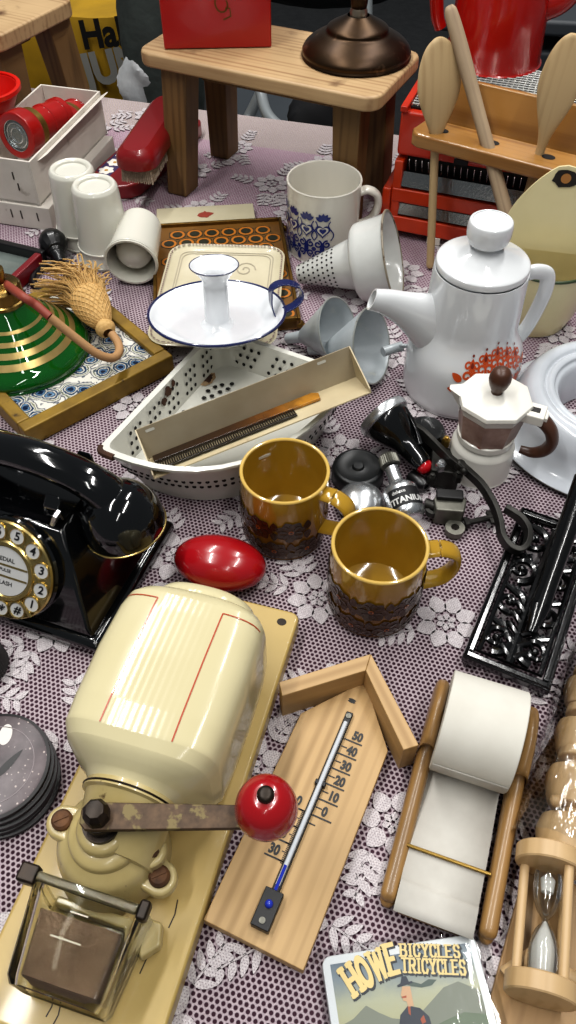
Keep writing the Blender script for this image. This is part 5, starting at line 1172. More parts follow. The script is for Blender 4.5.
def hop_top(x, y, h=.0004):
    r, p = hop_rp(y); u = min(.999, abs(x) / r); return V((HC.x + x, y, HC.z + .885 * r * (1 - u ** p) ** (1 / p) + h))
b = MB(M_redline)
for s_ in (-1, 1):
    b.stroke([(s_ * .0250, -.178 + .1 * k / 20) for k in range(21)], .0011, hop_top); b.stroke([(s_ * (.0250 + .0275 * k / 14), -.078) for k in range(15)], .0010, hop_top)
b.build('red_line', t, norm=False)
# iron housing
b = MB(M_castiron); b.loft([[(HC.x + r * cos(2 * pi * k / 48), y, z + r * sin(2 * pi * k / 48) * .9) for k in range(48)] for y, r, z in ((-.202, .0328, .0715), (-.2075, .0335, .0715), (-.2085, .0310, .0705), (-.220, .030, .063), (-.240, .027, .050))]); b.build('neck', t)
b = MB(M_oil); b.tube([(HC.x + .0333 * cos(2 * pi * k / 48), -.2055, .0715 + .0333 * sin(2 * pi * k / 48) * .9) for k in range(48)], .0008, 6, closed=True); b.build('gasket', t)
hb = V((.0550, -.2275, 0))
b = MB(M_castiron); b.lathe(sp2([(.038, .020), (.0375, .040), (.034, .054), (.027, .061)], 5) + sp2([(.0255, .062), (.0245, .067), (.020, .070)], 3) + sp2([(.018, .0705), (.0175, .076), (.013, .079), (0, .0795)], 3), 48, hb); b.build('housing', t)
ears = ((-.033, .000, .060), (.030, -.001, .060), (.040, -.012, .046))
for x, y, z in ears:
    b = MB(M_castiron); q = V((x, y, 0)); n_ = q.normalized(); s_ = V((-n_.y, n_.x, 0)); c = hb + q; pts = [c + n_ * .0115 * cos(a) + s_ * .0115 * sin(a) for a in [radians(-90 + 180 * k / 12) for k in range(13)]] + [hb + n_ * .020 + s_ * .013, hb + n_ * .020 - s_ * .013]
    b.prism([(p.x, p.y) for p in pts], z - .011, z); b.build('flange', t, bevel=.003, seg=3)
    b = MB(M_rustbolt); b.lathe([(0, z), (.0072, z - .0005), (.0070, z + .003), (.0055, z + .0045), (0, z + .0048)], 20, (c.x, c.y, 0)); b.box((c.x, c.y, z + .0048), (.010, .0014, .0012), Matrix.Rotation(radians(40), 3, 'Z')); b.build('screw', t)
b = MB(M_castiron); b.prism([(.030, -.262), (.104, -.262), (.108, -.275), (.098, -.286), (.088, -.270), (.030, -.268)], .0205, .032); b.build('foot_bracket', t, bevel=.002)
b = MB(M_oil); b.cyl((hb.x, hb.y, .079), (hb.x, hb.y, .092), .0095); b.lathe([(.0085, .096), (.0085, .104), (.0062, .108), (0, .109)], 8, (hb.x, hb.y, 0)); b.build('crank_nut', t, bevel=.0006)
b = MB(M_oil); b.lathe([(.0125, .0795), (.0125, .083), (0, .083)], 24, (hb.x, hb.y, 0)); b.build('washer', t)
kn = V((.1575, -.1985, .0)); dv = kn - hb; dv.z = 0; La = dv.length; aa = atan2(dv.y, dv.x)
b = MB(M_crank); b.M = Matrix.Translation((hb.x, hb.y, .094)) @ Matrix.Rotation(aa, 4, 'Z'); b.prism([(-.011, -.0045), (-.007, -.0085), (.0, -.0088), (La + .004, -.0070), (La + .007, 0), (La + .004, .0070), (0, .0088), (-.007, .0085), (-.011, .0045)], -.0022, .0022); b.build('crank_arm', t, bevel=.0008)
b = MB(M_rp); b.lathe(sp2([(.007, .0968), (.013, .098), (.0185, .105), (.0195, .113), (.0165, .124), (.010, .1305), (.005, .1322)], 5) + [(0, .1322)], 40, kn); b.build('knob', t)
b = MB(M_oil); b.lathe(sp2([(.0052, .1318), (.0052, .1345), (.0035, .1362), (0, .1366)], 3), 20, kn); b.build('knob_rivet', t)
# holder strip and glass cup
b = MB(pbr('olive_glass_rail', '#6a6148', .15, coat=.5)); b.M = Matrix.Translation((.056, -.266, .071)) @ Matrix.Rotation(radians(-1), 4, 'Z'); b.box((.002, 0, 0), (.074, .006, .005)); b.build('cup_holder_rail', t, bevel=.002)
for x, w_ in ((.0205, .013), (.0985, .007)): b = MB(M_oil); b.box((x, -.266, .0700), (w_, .012, .010)); b.build('rail_end', t, bevel=.002)
N = NT('cup_glass'); N.b.inputs['Base Color'].default_value = rgb('#f1f0e4'); N.b.inputs['Transmission Weight'].default_value = 1; N.b.inputs['Roughness'].default_value = .06; N.b.inputs['IOR'].default_value = 1.30; M_cupg = N.m
def crect(x0, x1, z0, z1, y, r=.006): return [(px_, y, pz_) for px_, pz_ in rrect(x1 - x0, z1 - z0, r, 4, (x0 + x1) / 2, (z0 + z1) / 2)]
cup = thing; b = MB(M_cupg)
b.loft([crect(.022, .099, .021, .075, -.264), crect(.022, .099, .021, .075, -.268), crect(.025, .0975, .0225, .0735, -.271), crect(.0325, .0940, .0245, .070, -.319), crect(.035, .092, .027, .067, -.323), crect(.038, .089, .030, .064, -.3215), crect(.0370, .0910, .029, .066, -.317), crect(.029, .0935, .026, .070, -.272), crect(.029, .0935, .026, .070, -.264)], closed=True); b.build('glass_cup', t)
M_dust = pbr('coffee_dust', '#8a7466', .95, var=(40, '#6a574b', .8), bump=(300, .6, .001))
b = MB(M_dust); b.loft([crect(.0335, .0890, .0275, .0640, -.280, .004), crect(.0385, .0885, .0305, .0625, -.316, .004)]); b.build('coffee_dust', t)
M_mark = pbr('moulded_mark', '#a59f86', .3)
b = MB(M_mark); Sg = lambda u, v: V((u, v, .0735 - (-.275 - v) * .0635 + .0003))
for x, y, w_ in ((.062, -.279, .012), (.060, -.294, .020)): b.stroke([(x - w_ / 2, y), (x + w_ / 2, y)], .0009, Sg)
b.build('measure_mark', t, norm=False)

# ---------------------------------------------------------------- house thermometer
M_lp = wood('light_pine', '#ba9a6b', '#9b7c50', .5, axis=1, grain=40); M_lpx = wood('light_pine_roof', '#b8986a', '#99794e', .5, axis=0, grain=40)
zt_ = .012
A_, B_, C_ = at(203, 920, zt_), at(303.5, 970.5, zt_), at(389, 748, zt_)
yv = C_ - B_; Yt = atan2(yv.y, yv.x) - pi / 2; base = (A_ + B_) / 2
TH = place((base.x, base.y, 0), Yt); inv = TH.inverted(); Lc_ = lambda px, py, z: inv @ at(px, py, z)
t = thing('house_thermometer', 'pale pine thermometer board shaped like a house with a gabled roof', 'thermometer', M=TH)
wb = (A_ - B_).length / 2; Ls_ = yv.length; rt = [Lc_(279, 682, .036), Lc_(371, 653.5, .036), Lc_(419, 745, .036), Lc_(403.5, 750, .036), Lc_(365.7, 670.5, .036), Lc_(282, 696, .036)]
ap = rt[4]
b = MB(M_lp); b.prism([(-wb, 0), (wb, 0), (wb, Ls_ - .002), (ap.x, ap.y + .004), (-wb, Ls_ - .002 + (rt[5].y - rt[3].y) * .3)], 0, zt_); b.build('board', t, bevel=.0008)
for q in ((rt[0], rt[1], rt[4], rt[5]), (rt[1], rt[2], rt[3], rt[4])):
    c = sum(q, V()) / 4; d = q[1] - q[0]; M_ = Matrix.Translation((c.x, c.y, 0)) @ Matrix.Rotation(atan2(d.y, d.x), 4, 'Z'); mi_ = M_.inverted()
    o_ = [mi_ @ V((p.x, p.y, 0)) for p in q]; b = MB(M_lpx); b.hexa([(p.x, p.y, .0) for p in o_][::-1], [(p.x, p.y, .036) for p in o_][::-1]); o = b.build('roof_board', t, bevel=.0008); o.matrix_local = M_
M_tblk = pbr('black_thermometer', '#0d0e10', .4); M_tw = pbr('white_scale_tube', '#c5cad0', .15, coat=.5); M_tbl2 = pbr('blue_spirit', '#2337a8', .2, coat=.5)
s0, s1 = Lc_(350, 714, zt_), Lc_(268, 910, zt_); d = s0 - s1; d.z = 0; Lr = d.length; Ma = Matrix.Translation((s1.x, s1.y, zt_)) @ Matrix.Rotation(atan2(d.y, d.x) - pi / 2, 4, 'Z')
b = MB(M_tblk); b.M = Ma; b.box((0, Lr / 2, .002), (.0058, Lr, .004)); b.box((0, -.001, .004), (.0135, .026, .008)); b.box((0, Lr * .60, .0028), (.0085, .004, .0052)); b.build('holder', t, bevel=.0008)
b = MB(M_tw); b.M = Ma; b.tube([(0, .016, .0046), (0, Lr - .010, .0046)], .0017, 10); b.build('tube', t)
b = MB(M_tbl2); b.M = Ma; b.tube([(0, .010, .0052), (0, .030, .0052)], .0014, 8); b.ball((0, .002, .0082), .003, 14); b.build('spirit_column', t)
for y, z in ((Lr - .004, .0042), (-.009, .0082)): b = MB(M_gmetal); b.M = Ma; b.lathe([(0, z - .001), (.0024, z - .001), (.0022, z + .0006), (0, z + .001)], 16, (0, y, 0)); b.build('pin', t)
b = MB(M_tblk); b.M = Ma; S = XY(.0004)
top = Lr - .016; step = (Lc_(358, 737, zt_) - Lc_(327, 813, zt_)).length / 5
for i, s_ in enumerate(('50', '40', '30', '20', '10', '0')):
    y = top - i * step; b.text(s_, .0098, S, .0005, at=(.0125 if i < 5 else .0105, y), sx=.80); b.stroke([(.003, y - .0052), (.018, y - .0052)], .0012, S); b.stroke([(.003, y - .0052 - step / 2), (.008, y - .0052 - step / 2)], .0009, S)
y0 = top - 5 * step - .0052
for i in range(0, 32):
    y = y0 - i * step / 10
    if y > .018: b.stroke([(-.004 - (.003 if i % 5 == 0 else .001), y), (-.003, y)], .0007, S)
for i, s_ in enumerate(('0', '10', '20', '30')):
    y = y0 - i * step; b.text(s_, .0098, S, .0005, at=(-.0125 if i else -.010, y + .0052), sx=.80); b.stroke([(-.018, y), (-.003, y)], .0012, S)
b.build('scale_print', t, norm=False)
hx = Lc_(352, 701, zt_); b = MB(M_tblk); b.flat([(hx.x + .0030 * cos(2 * pi * k / 12) * (1.3 if k % 3 else .8), hx.y + .0020 * sin(2 * pi * k / 12)) for k in range(12)], XY(zt_ + .0003)); b.build('nail_hole', t, norm=False)

# ---------------------------------------------------------------- paper roll holder
M_oak = wood('honey_oak', '#9a7748', '#6d5230', .4, axis=1, grain=70, coat=.3); M_paper = pbr('white_paper', '#cfccc2', .85, var=(40, '#c3bfb4', .6)); M_paper2 = pbr('paper_strip', '#c3c0b8', .85, var=(60, '#b4b0a8', .6))
p0, p1 = at(389, 893, .018), at(487, 928, .018); Yr = radians(-19.5)
RH = place((p0.x, p0.y, 0), Yr); inv = RH.inverted(); Wr = (inv @ p1).x
t = thing('paper_roll_holder', 'brown oak note roll holder with two rounded rails and a brass tear rod', 'roll holder', M=RH)
ry = (inv @ at(481, 731, .046)).y
for x in (.0005, Wr + .002):
    cols = [(-.004, .010, .012, .2), (-.0025, .007, .0155, .75), (.002, .0055, .018, 1), (.02, .005, .020, 1), (.07, .005, .026, 1), (.105, .005, .034, 1), (ry - .022, .006, .046, 1), (ry, .008, .058, 1), (ry + .018, .011, .056, 1), (ry + .030, .017, .048, .95), (ry + .036, .024, .040, .7), (ry + .038, .030, .034, .2)]
    rings = []
    ys_ = spline([(c_[0], c_[1], c_[2]) for c_ in cols], 4); ws_ = spline([(c_[3], 0, 0) for c_ in cols], 4)
    for p_, q_ in zip(ys_, ws_):
        zc_, hz_ = (p_.y + p_.z) / 2, max(.0008, (p_.z - p_.y) / 2); hw_ = .0062 * max(.12, min(1, q_.x))
        rings.append([(x + hw_ * (abs(cos(a)) ** .8) * (1 if cos(a) > 0 else -1), p_.x, zc_ + hz_ * (abs(sin(a)) ** .8) * (1 if sin(a) > 0 else -1)) for a in [2 * pi * k / 20 for k in range(20)]])
    b = MB(M_oak); b.loft(rings); b.build('side_rail', t, angle=60)
    for y in (.0, ry + .010):
        b = MB(M_oak); b.ball((x, y, .0056), .0055, 16, (1, 1.2, .95)); b.build('foot', t)
b = MB(M_oak); b.box((Wr / 2, ry / 2 - .002, .0065), (Wr - .018, ry + .01, .005)); b.build('base_panel', t, bevel=.001)
b = MB(M_brass); yrod = (inv @ at(452, 861, .020)).y; b.tube([(.004, yrod, .0205), (Wr - .004, yrod, .0205)], .0013, 10); b.build('tear_rod', t)
b = MB(M_oak); b.tube([(.004, ry, .046), (Wr - .004, ry, .046)], .006, 14); b.build('spindle', t)
t = thing('paper_roll', 'thick roll of white paper, its strip drawn under the brass rod', 'paper roll', M=RH @ Matrix.Translation((Wr / 2, ry, .046)))
rr_ = .0375; hw = Wr / 2 - .0055; b = MB(M_paper); b.M = Matrix.Rotation(radians(90), 4, 'Y')
b.lathe([(.0085, -hw), (rr_ - .0006, -hw), (rr_, -hw + .0006), (rr_, hw - .0006), (rr_ - .0006, hw), (.0085, hw), (.0085, -hw)], 72); b.build('roll', t)
b = MB(M_paper2); ye = (inv @ at(437, 928, .016)).y - ry
path = [(rr_ * sin(a) * -1.012, -rr_ * cos(a) * 1.012) for a in [radians(95 - 80 * k / 12) for k in range(13)]]
path = [(y, z) for y, z in path] ; last = path[-1]
path += [(-.022, -.0325), (-.050, -.0305), (yrod - ry + .02, -.029), (yrod - ry, -.0278), (yrod - ry - .02, -.0285), ((yrod - ry + ye) / 2 - .004, -.026), (ye, -.027)]
pts = spline([(0, y, z) for y, z in path], 3); hs_ = hw - .001
n = len(pts); b.add([(-hs_ - .0012 * (i / n), p.y, p.z) for i, p in enumerate(pts)] + [(hs_ - .0012 * (i / n), p.y, p.z) for i, p in enumerate(pts)], [(i, i + 1, n + i + 1, n + i) for i in range(n - 1)]); b.build('paper_strip', t, solid=.0003)

# ---------------------------------------------------------------- wrapped wooden kit at the right edge
M_bee = wood('pale_beech', '#c3a67d', '#a88a5f', .45, axis=2, grain=30); M_ply = wood('kit_board_wood', '#a6855a', '#896a43', .5, axis=1, grain=30)
g0, g1 = at(494, 985, .006), at(519, 893, .006); dk = g1 - g0; Yk = atan2(dk.y, dk.x) - pi / 2
t = thing('wooden_board', 'flat wooden board under the hourglass at the lower right corner', 'board', M=place(V((g0.x, g0.y, 0)), Yk))
b = MB(M_ply); b.prism(rrect(.115, .150, .003, 3, .0575, .010), 0, .006); b.build('panel', t, bevel=.001)
e0, e1 = at(541, 989, .030), at(549, 868, .030); dh = e1 - e0; Lh = dh.length
HG = frame(V((e0.x, e0.y, .0295)), V((dh.x, dh.y, 0)), (1, 0, 0)); Lh += .012
t = thing('hourglass', 'wooden egg timer hourglass with white sand lying on the board at the right edge', 'hourglass', M=HG)
Rg = .0225
for z0, z1 in ((-.006, .006), (Lh - .012, Lh)):
    b = MB(M_bee); b.lathe([(0, z0), (Rg - .001, z0), (Rg, z0 + .001), (Rg, z1 - .001), (Rg - .001, z1), (0, z1)], 48); b.build('end_disc', t)
for a in (radians(-52), radians(35), radians(150)):
    b = MB(M_bee); b.tube([(.0165 * cos(a), .0165 * sin(a), .006), (.0165 * cos(a), .0165 * sin(a), Lh - .012)], .0033, 14); b.build('post', t)
M_hg, _ = glass('hourglass_glass', '#f2f4f4', .03, .8, .05)
zm = (Lh - .006) / 2; gpf = sp2([(.0080, .007), (.0092, .012), (.0092, zm - .016), (.006, zm - .006), (.0018, zm), (.006, zm + .006), (.0092, zm + .016), (.0092, Lh - .018), (.0080, Lh - .013)], 6)
b = MB(M_hg); b.lathe(gpf, 32); b.build('glass_bulb', t)
b = MB(pbr('white_sand', '#c9c6c0', .9)); b.lathe(sp2([(0, .0075), (.0072, .0075), (.0082, .012), (.0082, zm - .018), (.0045, zm - .008), (.0012, zm - .001), (0, zm)], 4), 28); b.lathe([(0, Lh - .03), (.004, Lh - .028), (.005, Lh - .02), (0, Lh - .014)], 16); b.build('sand', t)
pegs = ((at(519, 966, .012), 'left', .5), (at(570, 978, .012), 'right', -.2))
for q, w_, dx in pegs:
    t = thing('wooden_peg', f'short round wooden peg beside the hourglass foot disc, {w_} of it', 'peg', M=frame(q, V((.9 * (1 if dx > 0 else -1), .5, .12))))
    b = MB(M_bee); b.lathe([(0, -.012), (.0048, -.012), (.0055, -.011), (.0055, .011), (.0048, .012), (0, .012)], 20); b.build('peg_body', t)
cups = ((571, 838, .90, 'nearest the hourglass, first of the row'), (576, 786, .82, 'second from the hourglass'), (582, 738, .76, 'third from the hourglass'), (588, 694, .70, 'farthest from the hourglass, by the iron stand'))
grp = 'turned wooden egg cups in clear wrap'; first = None
for px_, py_, s_, w_ in cups:
    c = at(px_, py_, .027 * s_); M_ = frame(V((c.x, c.y, .0278 * s_)), V((dk.x, dk.y, 0)), (1, 0, 0)) @ Matrix.Scale(s_, 4)
    lab = f'turned wooden egg cup in clear wrap, {w_}'
    if first is None:
        first = t = thing('wooden_egg_cup', lab, 'egg cup', M=M_, group=grp)
        b = MB(M_bee); b.lathe(sp2([(0, -.024), (.017, -.024), (.0215, -.021), (.0245, -.012), (.0270, -.002), (.0255, .008)], 5) + sp2([(.0225, .010), (.0150, .012), (.0125, .016)], 3), 48); b.build('bowl', t)
        b = MB(M_bee); b.lathe(sp2([(.0125, .015), (.0125, .019)], 2) + [(.0205, .020), (.0215, .021), (.0215, .029), (.0205, .030), (0, .030)], 48); b.build('foot_ring', t)
    else: copy_thing(first, lab, M_)
c = at(556, 801, .045); b = MB(M_bee); b.ball((0, 0, 0), .0045, 20); o = b.build('wooden_bead'); o.location = (c.x, c.y, .0455); tag(o, 'tiny pale wooden bead on top of the row of egg cups', 'bead')
M_film, N = glass('clear_wrap', '#f5f6f6', .10, 1.2, .07); nb = N.t.nodes.new('ShaderNodeBump'); nb.inputs['Strength'].default_value = .6; nb.inputs['Distance'].default_value = .004
mp = N.coord((60, 22, 60)); N.t.links.new(N.noise(1.0, 4, mp), nb.inputs['Height'])
for nd in N.t.nodes:
    if nd.type in ('BSDF_GLOSSY', 'FRESNEL'): N.t.links.new(nb.outputs[0], nd.inputs['Normal'])
KM = place(V((g0.x, g0.y, 0)), Yk); inv = KM.inverted(); rr = random.Random(4); rings = []
cx_ = (inv @ at(576, 786, .02)).x
yb0, yb1 = (inv @ at(545, 862, .0)).y - .0, (inv @ at(576, 640, 0)).y
for i in range(25):
    y = yb0 + (yb1 - yb0) * i / 24; k = 1 - .25 * i / 24; row = []
    for j in range(21):
        a = pi * j / 20; row.append((cx_ - .036 * k * cos(a) + rr.uniform(-.0012, .0012), y, max(.0005, .0585 * k * sin(a) ** .6 * (1 if 0 < j < 20 else 0) + rr.uniform(0, .002))))
    rings.append(row)
b = MB(M_film); n = 21; b.add([p for r in rings for p in r], [(i * n + j, i * n + j + 1, (i + 1) * n + j + 1, (i + 1) * n + j) for i in range(24) for j in range(20)]); o = b.build('plastic_wrap'); o.matrix_world = KM; tag(o, 'clear crinkled plastic wrap over the row of wooden egg cups', 'wrapping')

# ---------------------------------------------------------------- printed coaster pack
HW0, HW1 = at(321, 957, .012), at(474, 933, .012); hd = HW1 - HW0; Yh = atan2(hd.y, hd.x); Wh_ = hd.length
HWM = place(V((HW0.x, HW0.y, 0)), Yh)
t = thing('picture_coaster_pack', 'wrapped pack of square coasters lettered HOWE BICYCLES TRICYCLES with a hatted man', 'coaster pack', M=HWM)
M_wcard = pbr('white_coaster', '#cfd2d4', .3, coat=.4)
b = MB(M_wcard); b.prism(rrect(Wh_, Wh_, .006, 5, Wh_ / 2, -Wh_ / 2), 0, .0118); b.build('coaster_block', t, bevel=.001)
N = NT('printed_sky'); g = N.n('ShaderNodeSeparateXYZ', i0=N.coord()); f = N.math('ADD', N.math('MULTIPLY', g.outputs[1], 1 / .075), N.math('ADD', 1.0, N.math('MULTIPLY', N.math('SUBTRACT', N.noise(60, 4), .5), .25)))
N.set(N.b.inputs['Base Color'], N.ramp(f, [(.1, '#7d8058'), (.42, '#a5a27c'), (.62, '#a3a48c'), (.82, '#76828a'), (1.0, '#4e5c6c')])); N.b.inputs['Roughness'].default_value = .35; N.b.inputs['Coat Weight'].default_value = .3; M_sky = N.m
M_mtn = pbr('print_hills', '#75796c', .4); M_mtn2 = pbr('print_hills_dark', '#5d6a54', .4); M_ltr = pbr('letter_cream', '#d9c184', .4); M_ltrd = pbr('letter_shadow', '#1f242b', .4); M_suit = pbr('print_suit', '#242b38', .4); M_skin = pbr('print_skin', '#c09a78', .4); M_scarf = pbr('print_scarf', '#49564f', .4); M_tie = pbr('print_tie', '#9c4a2a', .4)
b = MB(M_sky, M_mtn, M_mtn2, M_ltr, M_ltrd, M_suit, M_skin, M_scarf, M_tie); mg = .0052; x0, x1, yt, yb_ = mg, Wh_ - mg, -mg, -Wh_ + mg
Zs = lambda k: XY(.0119 + .00006 * k)
b.use(M_sky).flat([(x0, yb_), (x1, yb_), (x1, yt), (x0, yt)], Zs(0)); W2 = x1 - x0
b.use(M_mtn).flat([(x0, -.050)] + [(x0 + W2 * u, -v) for u, v in ((0, .040), (.1, .037), (.2, .031), (.28, .036), (.36, .040), (.5, .043), (.62, .036), (.75, .028), (.86, .026), (1, .033))] + [(x1, -.050)], Zs(1))
b.use(M_mtn2).flat([(x0, -.062)] + [(x0 + W2 * u, -v) for u, v in ((0, .052), (.15, .047), (.3, .050), (.5, .052), (.7, .046), (.85, .043), (1, .046))] + [(x1, -.062)], Zs(2))
G = {'H': [((0, 0), (0, 1)), ((.7, 0), (.7, 1)), ((0, .5), (.7, .5))], 'O': 'O', 'W': [((0, 1), (.22, 0)), ((.22, 0), (.45, .9)), ((.45, .9), (.68, 0)), ((.68, 0), (.9, 1))], 'E': [((0, 0), (0, 1)), ((0, 1), (.6, 1)), ((0, .5), (.45, .5)), ((0, 0), (.6, 0))],
     'B': [((0, 0), (0, 1)), ((0, 1), (.5, 1)), ((.5, 1), (.6, .85)), ((.6, .85), (.5, .52)), ((0, .52), (.5, .52)), ((.5, .52), (.64, .35)), ((.64, .35), (.64, .15)), ((.64, .15), (.5, 0)), ((.5, 0), (0, 0))], 'I': [((.15, 0), (.15, 1))],
     'C': [((.62, .75), (.5, 1)), ((.5, 1), (.15, 1)), ((.15, 1), (0, .8)), ((0, .8), (0, .2)), ((0, .2), (.15, 0)), ((.15, 0), (.5, 0)), ((.5, 0), (.62, .25))], 'Y': [((0, 1), (.33, .5)), ((.66, 1), (.33, .5)), ((.33, .5), (.33, 0))], 'L': [((0, 1), (0, 0)), ((0, 0), (.58, 0))],
     'S': [((.6, .8), (.45, 1)), ((.45, 1), (.12, 1)), ((.12, 1), (0, .8)), ((0, .8), (.1, .55)), ((.1, .55), (.5, .45)), ((.5, .45), (.62, .2)), ((.62, .2), (.48, 0)), ((.48, 0), (.12, 0)), ((.12, 0), (0, .2))], 'T': [((0, 1), (.7, 1)), ((.35, 1), (.35, 0))],
     'R': [((0, 0), (0, 1)), ((0, 1), (.5, 1)), ((.5, 1), (.62, .85)), ((.62, .85), (.62, .65)), ((.62, .65), (.5, .5)), ((0, .5), (.5, .5)), ((.3, .5), (.64, 0))]}
SER = {'H': [(0, 0), (0, 1), (.7, 0), (.7, 1)], 'W': [(0, 1), (.9, 1)], 'E': [(0, 0), (0, 1)], 'B': [(0, 0), (0, 1)], 'I': [(.15, 0), (.15, 1)], 'Y': [(0, 1), (.66, 1), (.33, 0)], 'L': [(0, 1), (0, 0)], 'T': [(.35, 0)], 'R': [(0, 0), (0, 1), (.64, 0)]}
WD = dict(H=.7, O=.7, W=.9, E=.6, B=.64, I=.3, C=.62, Y=.66, L=.58, S=.62, T=.7, R=.64)
def slab(word, x, y, hts, rots, wts, gap, k, mat, off=(0, 0), grow=0, sxx=1.0, base=None):
    b.use(mat); cx = x; cy = y; kk = [0]
    for ch, h, r, wt in zip(word, hts, rots, wts):
        cs, sn = cos(r), sin(r)
        def S(u, v, cx=cx, cy=cy, h=h, cs=cs, sn=sn): u, v = u * h * sxx, v * h; return V((cx + off[0] + u * cs - v * sn, cy + off[1] + u * sn + v * cs, .0119 + .00006 * k + kk[0] * .000004))
        kk[0] = 0; g = G[ch]; w_ = wt + grow / h
        if g == 'O': b.add([S(.35 + rx * cos(2 * pi * q / 24), .5 + ryy * sin(2 * pi * q / 24)) for rx, ryy in ((.35 + w_ / 2, .5 + w_ / 2), (.35 - w_ / 2, .5 - w_ / 2)) for q in range(24)], [(q, (q + 1) % 24, 24 + (q + 1) % 24, 24 + q) for q in range(24)])
        else:
            for p, q in g:
                kk[0] += 1; hz_ = abs(q[1] - p[1]) < .3 * abs(q[0] - p[0]); d = (V(q) - V(p)).normalized() * w_ * .30; b.stroke([tuple(V(p) - d), tuple(V(q) + d)], w_ * (.55 if hz_ else 1), S)
            for u, v in SER.get(ch, ()): kk[0] += 1; b.stroke([(u - .27 - grow / h / 2, v), (u + .27 + grow / h / 2, v)], w_ * .48, S)
        adv = (WD[ch] * sxx + gap) * h; cx += adv * cs; cy += adv * sn
_q = lambda x, y: (HWM.inverted() @ at(x, y, .012)).xy
(h0x, h0y), (b0x, b0y), (t0x, t0y) = _q(355, 995), _q(401, 956), _q(402, 972)
lay = [dict(word='HOWE', x=h0x, y=h0y, hts=(.0165, .0160, .0160, .0165), rots=[radians(a) for a in (25, 19, 12, 5)], wts=(.34, .30, .26, .32), gap=.13, sxx=.56), dict(word='BICYCLES', x=b0x, y=b0y, hts=[.0070] * 8, rots=[radians(-9)] * 8, wts=[.26] * 8, gap=.26, sxx=.80), dict(word='TRICYCLES', x=t0x, y=t0y, hts=[.0080] * 9, rots=[radians(-10)] * 9, wts=[.26] * 9, gap=.20, sxx=.67)]
for L in lay: slab(**L, k=4, mat=M_ltrd, off=(.0007, -.0009), grow=.0016)
for L in lay: slab(**L, k=5, mat=M_ltr)
hp_ = HWM.inverted() @ at(404, 991, .012); hx, hy = 0.0, 0.0; kk_ = [0]
def Zf(k): return lambda u, v: V((hp_.x + u * .66, hp_.y + v * .66, .0119 + .00006 * k))                                                            # bust of a man in profile with a hat and streaming scarf
b.use(M_scarf).flat([(hx + .002, hy + .006), (hx + .010, hy + .0065), (hx + .018, hy + .0035), (hx + .026, hy + .0065), (hx + .034, hy + .005), (hx + .028, hy + .001), (hx + .018, hy + .0005), (hx + .008, hy + .003)], Zf(5))
b.use(M_suit).flat([(hx - .013, hy - .085), (hx - .012, hy - .030), (hx - .008, hy - .019), (hx + .001, hy - .0125), (hx + .012, hy - .016), (hx + .019, hy - .024), (hx + .024, hy - .085)], Zf(6))
b.use(M_skin).flat([(hx - .001, hy + .004), (hx - .0028, hy - .0005), (hx - .0040, hy - .0035), (hx - .0026, hy - .0045), (hx - .0026, hy - .0078), (hx + .0005, hy - .0090), (hx + .001, hy - .0135), (hx + .0065, hy - .0135), (hx + .0068, hy + .003)], Zf(7))
b.use(M_tie).flat([(hx - .0036, hy - .0045), (hx + .0014, hy - .0040), (hx + .0010, hy - .0060), (hx - .0036, hy - .0056)], Zf(8)); b.flat([(hx + .010, hy - .025), (hx + .014, hy - .022), (hx + .015, hy - .028), (hx + .011, hy - .029)], Zf(8)); b.flat([(hx + .0005, hy - .0132), (hx + .003, hy - .0135), (hx + .0018, hy - .021), (hx, hy - .019)], Zf(8))
b.use(M_suit).flat([(hx - .0055, hy + .0038), (hx + .0100, hy + .0055), (hx + .0096, hy + .0072), (hx + .0065, hy + .0070), (hx + .0050, hy + .0120), (hx + .0005, hy + .0125), (hx - .0020, hy + .0068), (hx - .0055, hy + .0056)], Zf(9))
b.build('printed_picture', t, norm=False)
M_cello, N = glass('cellophane', '#fafbfb', .05, .35, .01); nb = N.t.nodes.new('ShaderNodeBump'); nb.inputs['Strength'].default_value = .22; nb.inputs['Distance'].default_value = .003; N.t.links.new(N.noise(1.0, 3, N.coord((45, 14, 40))), nb.inputs['Height'])
for nd in N.t.nodes:
    if nd.type in ('BSDF_GLOSSY', 'FRESNEL'): N.t.links.new(nb.outputs[0], nd.inputs['Normal'])
b = MB(M_cello); rr = random.Random(12); P = rrect(Wh_ + .014, Wh_ + .014, .008, 5, Wh_ / 2 + .003, -Wh_ / 2); Q = rrect(Wh_ + .004, Wh_ + .004, .006, 5, Wh_ / 2, -Wh_ / 2)
b.loft([[(x + rr.uniform(-.001, .001), y + rr.uniform(-.001, .001), .0006) for x, y in P], [(x * .5 + u * .5 + rr.uniform(-.001, .001), y * .5 + v * .5, .008 + rr.uniform(-.001, .001)) for (x, y), (u, v) in zip(P, Q)], [(x, y, .0132) for x, y in Q]], caps=False); b.flat(Q, XY(.0133)); b.build('clear_wrapping', t, norm=False)
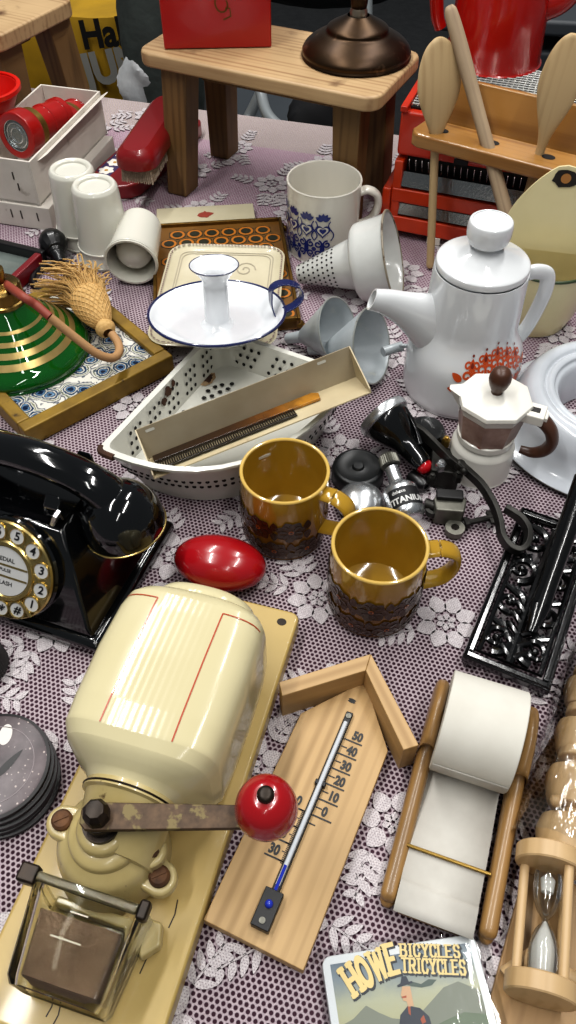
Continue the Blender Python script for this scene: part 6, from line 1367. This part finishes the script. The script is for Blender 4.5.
# ---------------------------------------------------------------- pieces that belong to a part: one level deeper
SUBS = {'torch': {'lens': 'head', 'lens_ring': 'head', 'brass_ring': 'barrel'}, 'bronze_lamp_foot': {'collar': 'stem'}, 'brush_holder': {'daisy_band': 'panel'},
        'porcelain_beaker': {'rim': 'beaker_wall'}, 'perfume_atomiser': {'gilt_stripe': 'bottle', 'fringe': 'squeeze_bulb'}, 'embossed_plate': {'scroll_relief': 'plate_body'},
        'candle_holder': {'pan_rim': 'pan', 'socket_rim': 'candle_socket'}, 'corner_strainer': {'rusty_rim': 'basin', 'perforation': 'basin'}, 'tin_tray': {'slot': 'back_wall'},
        'spoon_rack': {'spoon_hole': 'shelf'}, 'enamel_wall_box': {'green_rim': 'bucket', 'chipped_patch': 'back_plate', 'hanging_hole': 'back_plate'},
        'porcelain_coffee_pot': {'lid_knob': 'lid', 'spout_opening': 'spout', 'scroll_print': 'body'}, 'moka_pot': {'lid_knob': 'lid', 'hinge_slot': 'hinge'}, 'enamel_ring': {'worn_edge': 'ring_body'},
        'blue_print_mug': {'heart_print': 'mug_body'}, 'sieve_funnel': {'rim': 'sieve_body', 'perforation': 'sieve_body'}, 'zinc_funnel': {'rim': 'funnel_cone'}, 'brown_mug': {'flower_print': 'mug_outside', 'rim': 'mug_inside'},
        'rotary_telephone': {'finger_hole_ring': 'finger_wheel', 'number_button': 'finger_wheel', 'dial_centre': 'finger_wheel', 'foot': 'base_plate'}, 'bicycle_lamp': {'rear_jewel': 'lamp_body', 'lens': 'chrome_rim'},
        'bicycle_dynamo': {'label': 'dynamo_body'}, 'stone_coaster': {'inlay': 'stone_face', 'groove': 'stone_face'}, 'grill_toaster': {'tag': 'front_bar', 'slot_handle': 'upper_body', 'top_rail': 'upper_body'},
        'wall_coffee_mill': {'red_line': 'hopper', 'hopper_lid': 'hopper', 'gasket': 'neck', 'board_hole': 'mounting_board', 'screw': 'flange', 'knob_rivet': 'knob', 'rail_end': 'cup_holder_rail', 'measure_mark': 'glass_cup', 'coffee_dust': 'glass_cup', 'washer': 'crank_nut'},
        'house_thermometer': {'tube': 'holder', 'spirit_column': 'holder', 'pin': 'holder', 'scale_print': 'board'}, 'hourglass': {'sand': 'glass_bulb'}, 'picture_coaster_pack': {'printed_picture': 'coaster_block'},
        'cardboard_box': {'staple': 'end_wall'}, 'red_box': {'emblem': 'box_body'}, 'cream_box': {'red_mark': 'box_lid'}, 'shopping_bag': {'lettering': 'bag_body'}, 'blue_crate': {'vent_panel': 'crate_wall'}}
stem_ = lambda o: o.name.split('.')[0]
for root in [o for o in bpy.data.objects if o.parent is None and stem_(o) in SUBS]:
    kids = list(root.children); used = {}
    for ch in kids:
        p = SUBS[stem_(root)].get(stem_(ch))
        hosts = [k for k in kids if stem_(k) == p] if p else []
        if hosts and len(root.children) > 2:
            i = used.get((stem_(ch), p), 0); used[(stem_(ch), p)] = i + 1; ch.parent = hosts[min(i, len(hosts) - 1)]
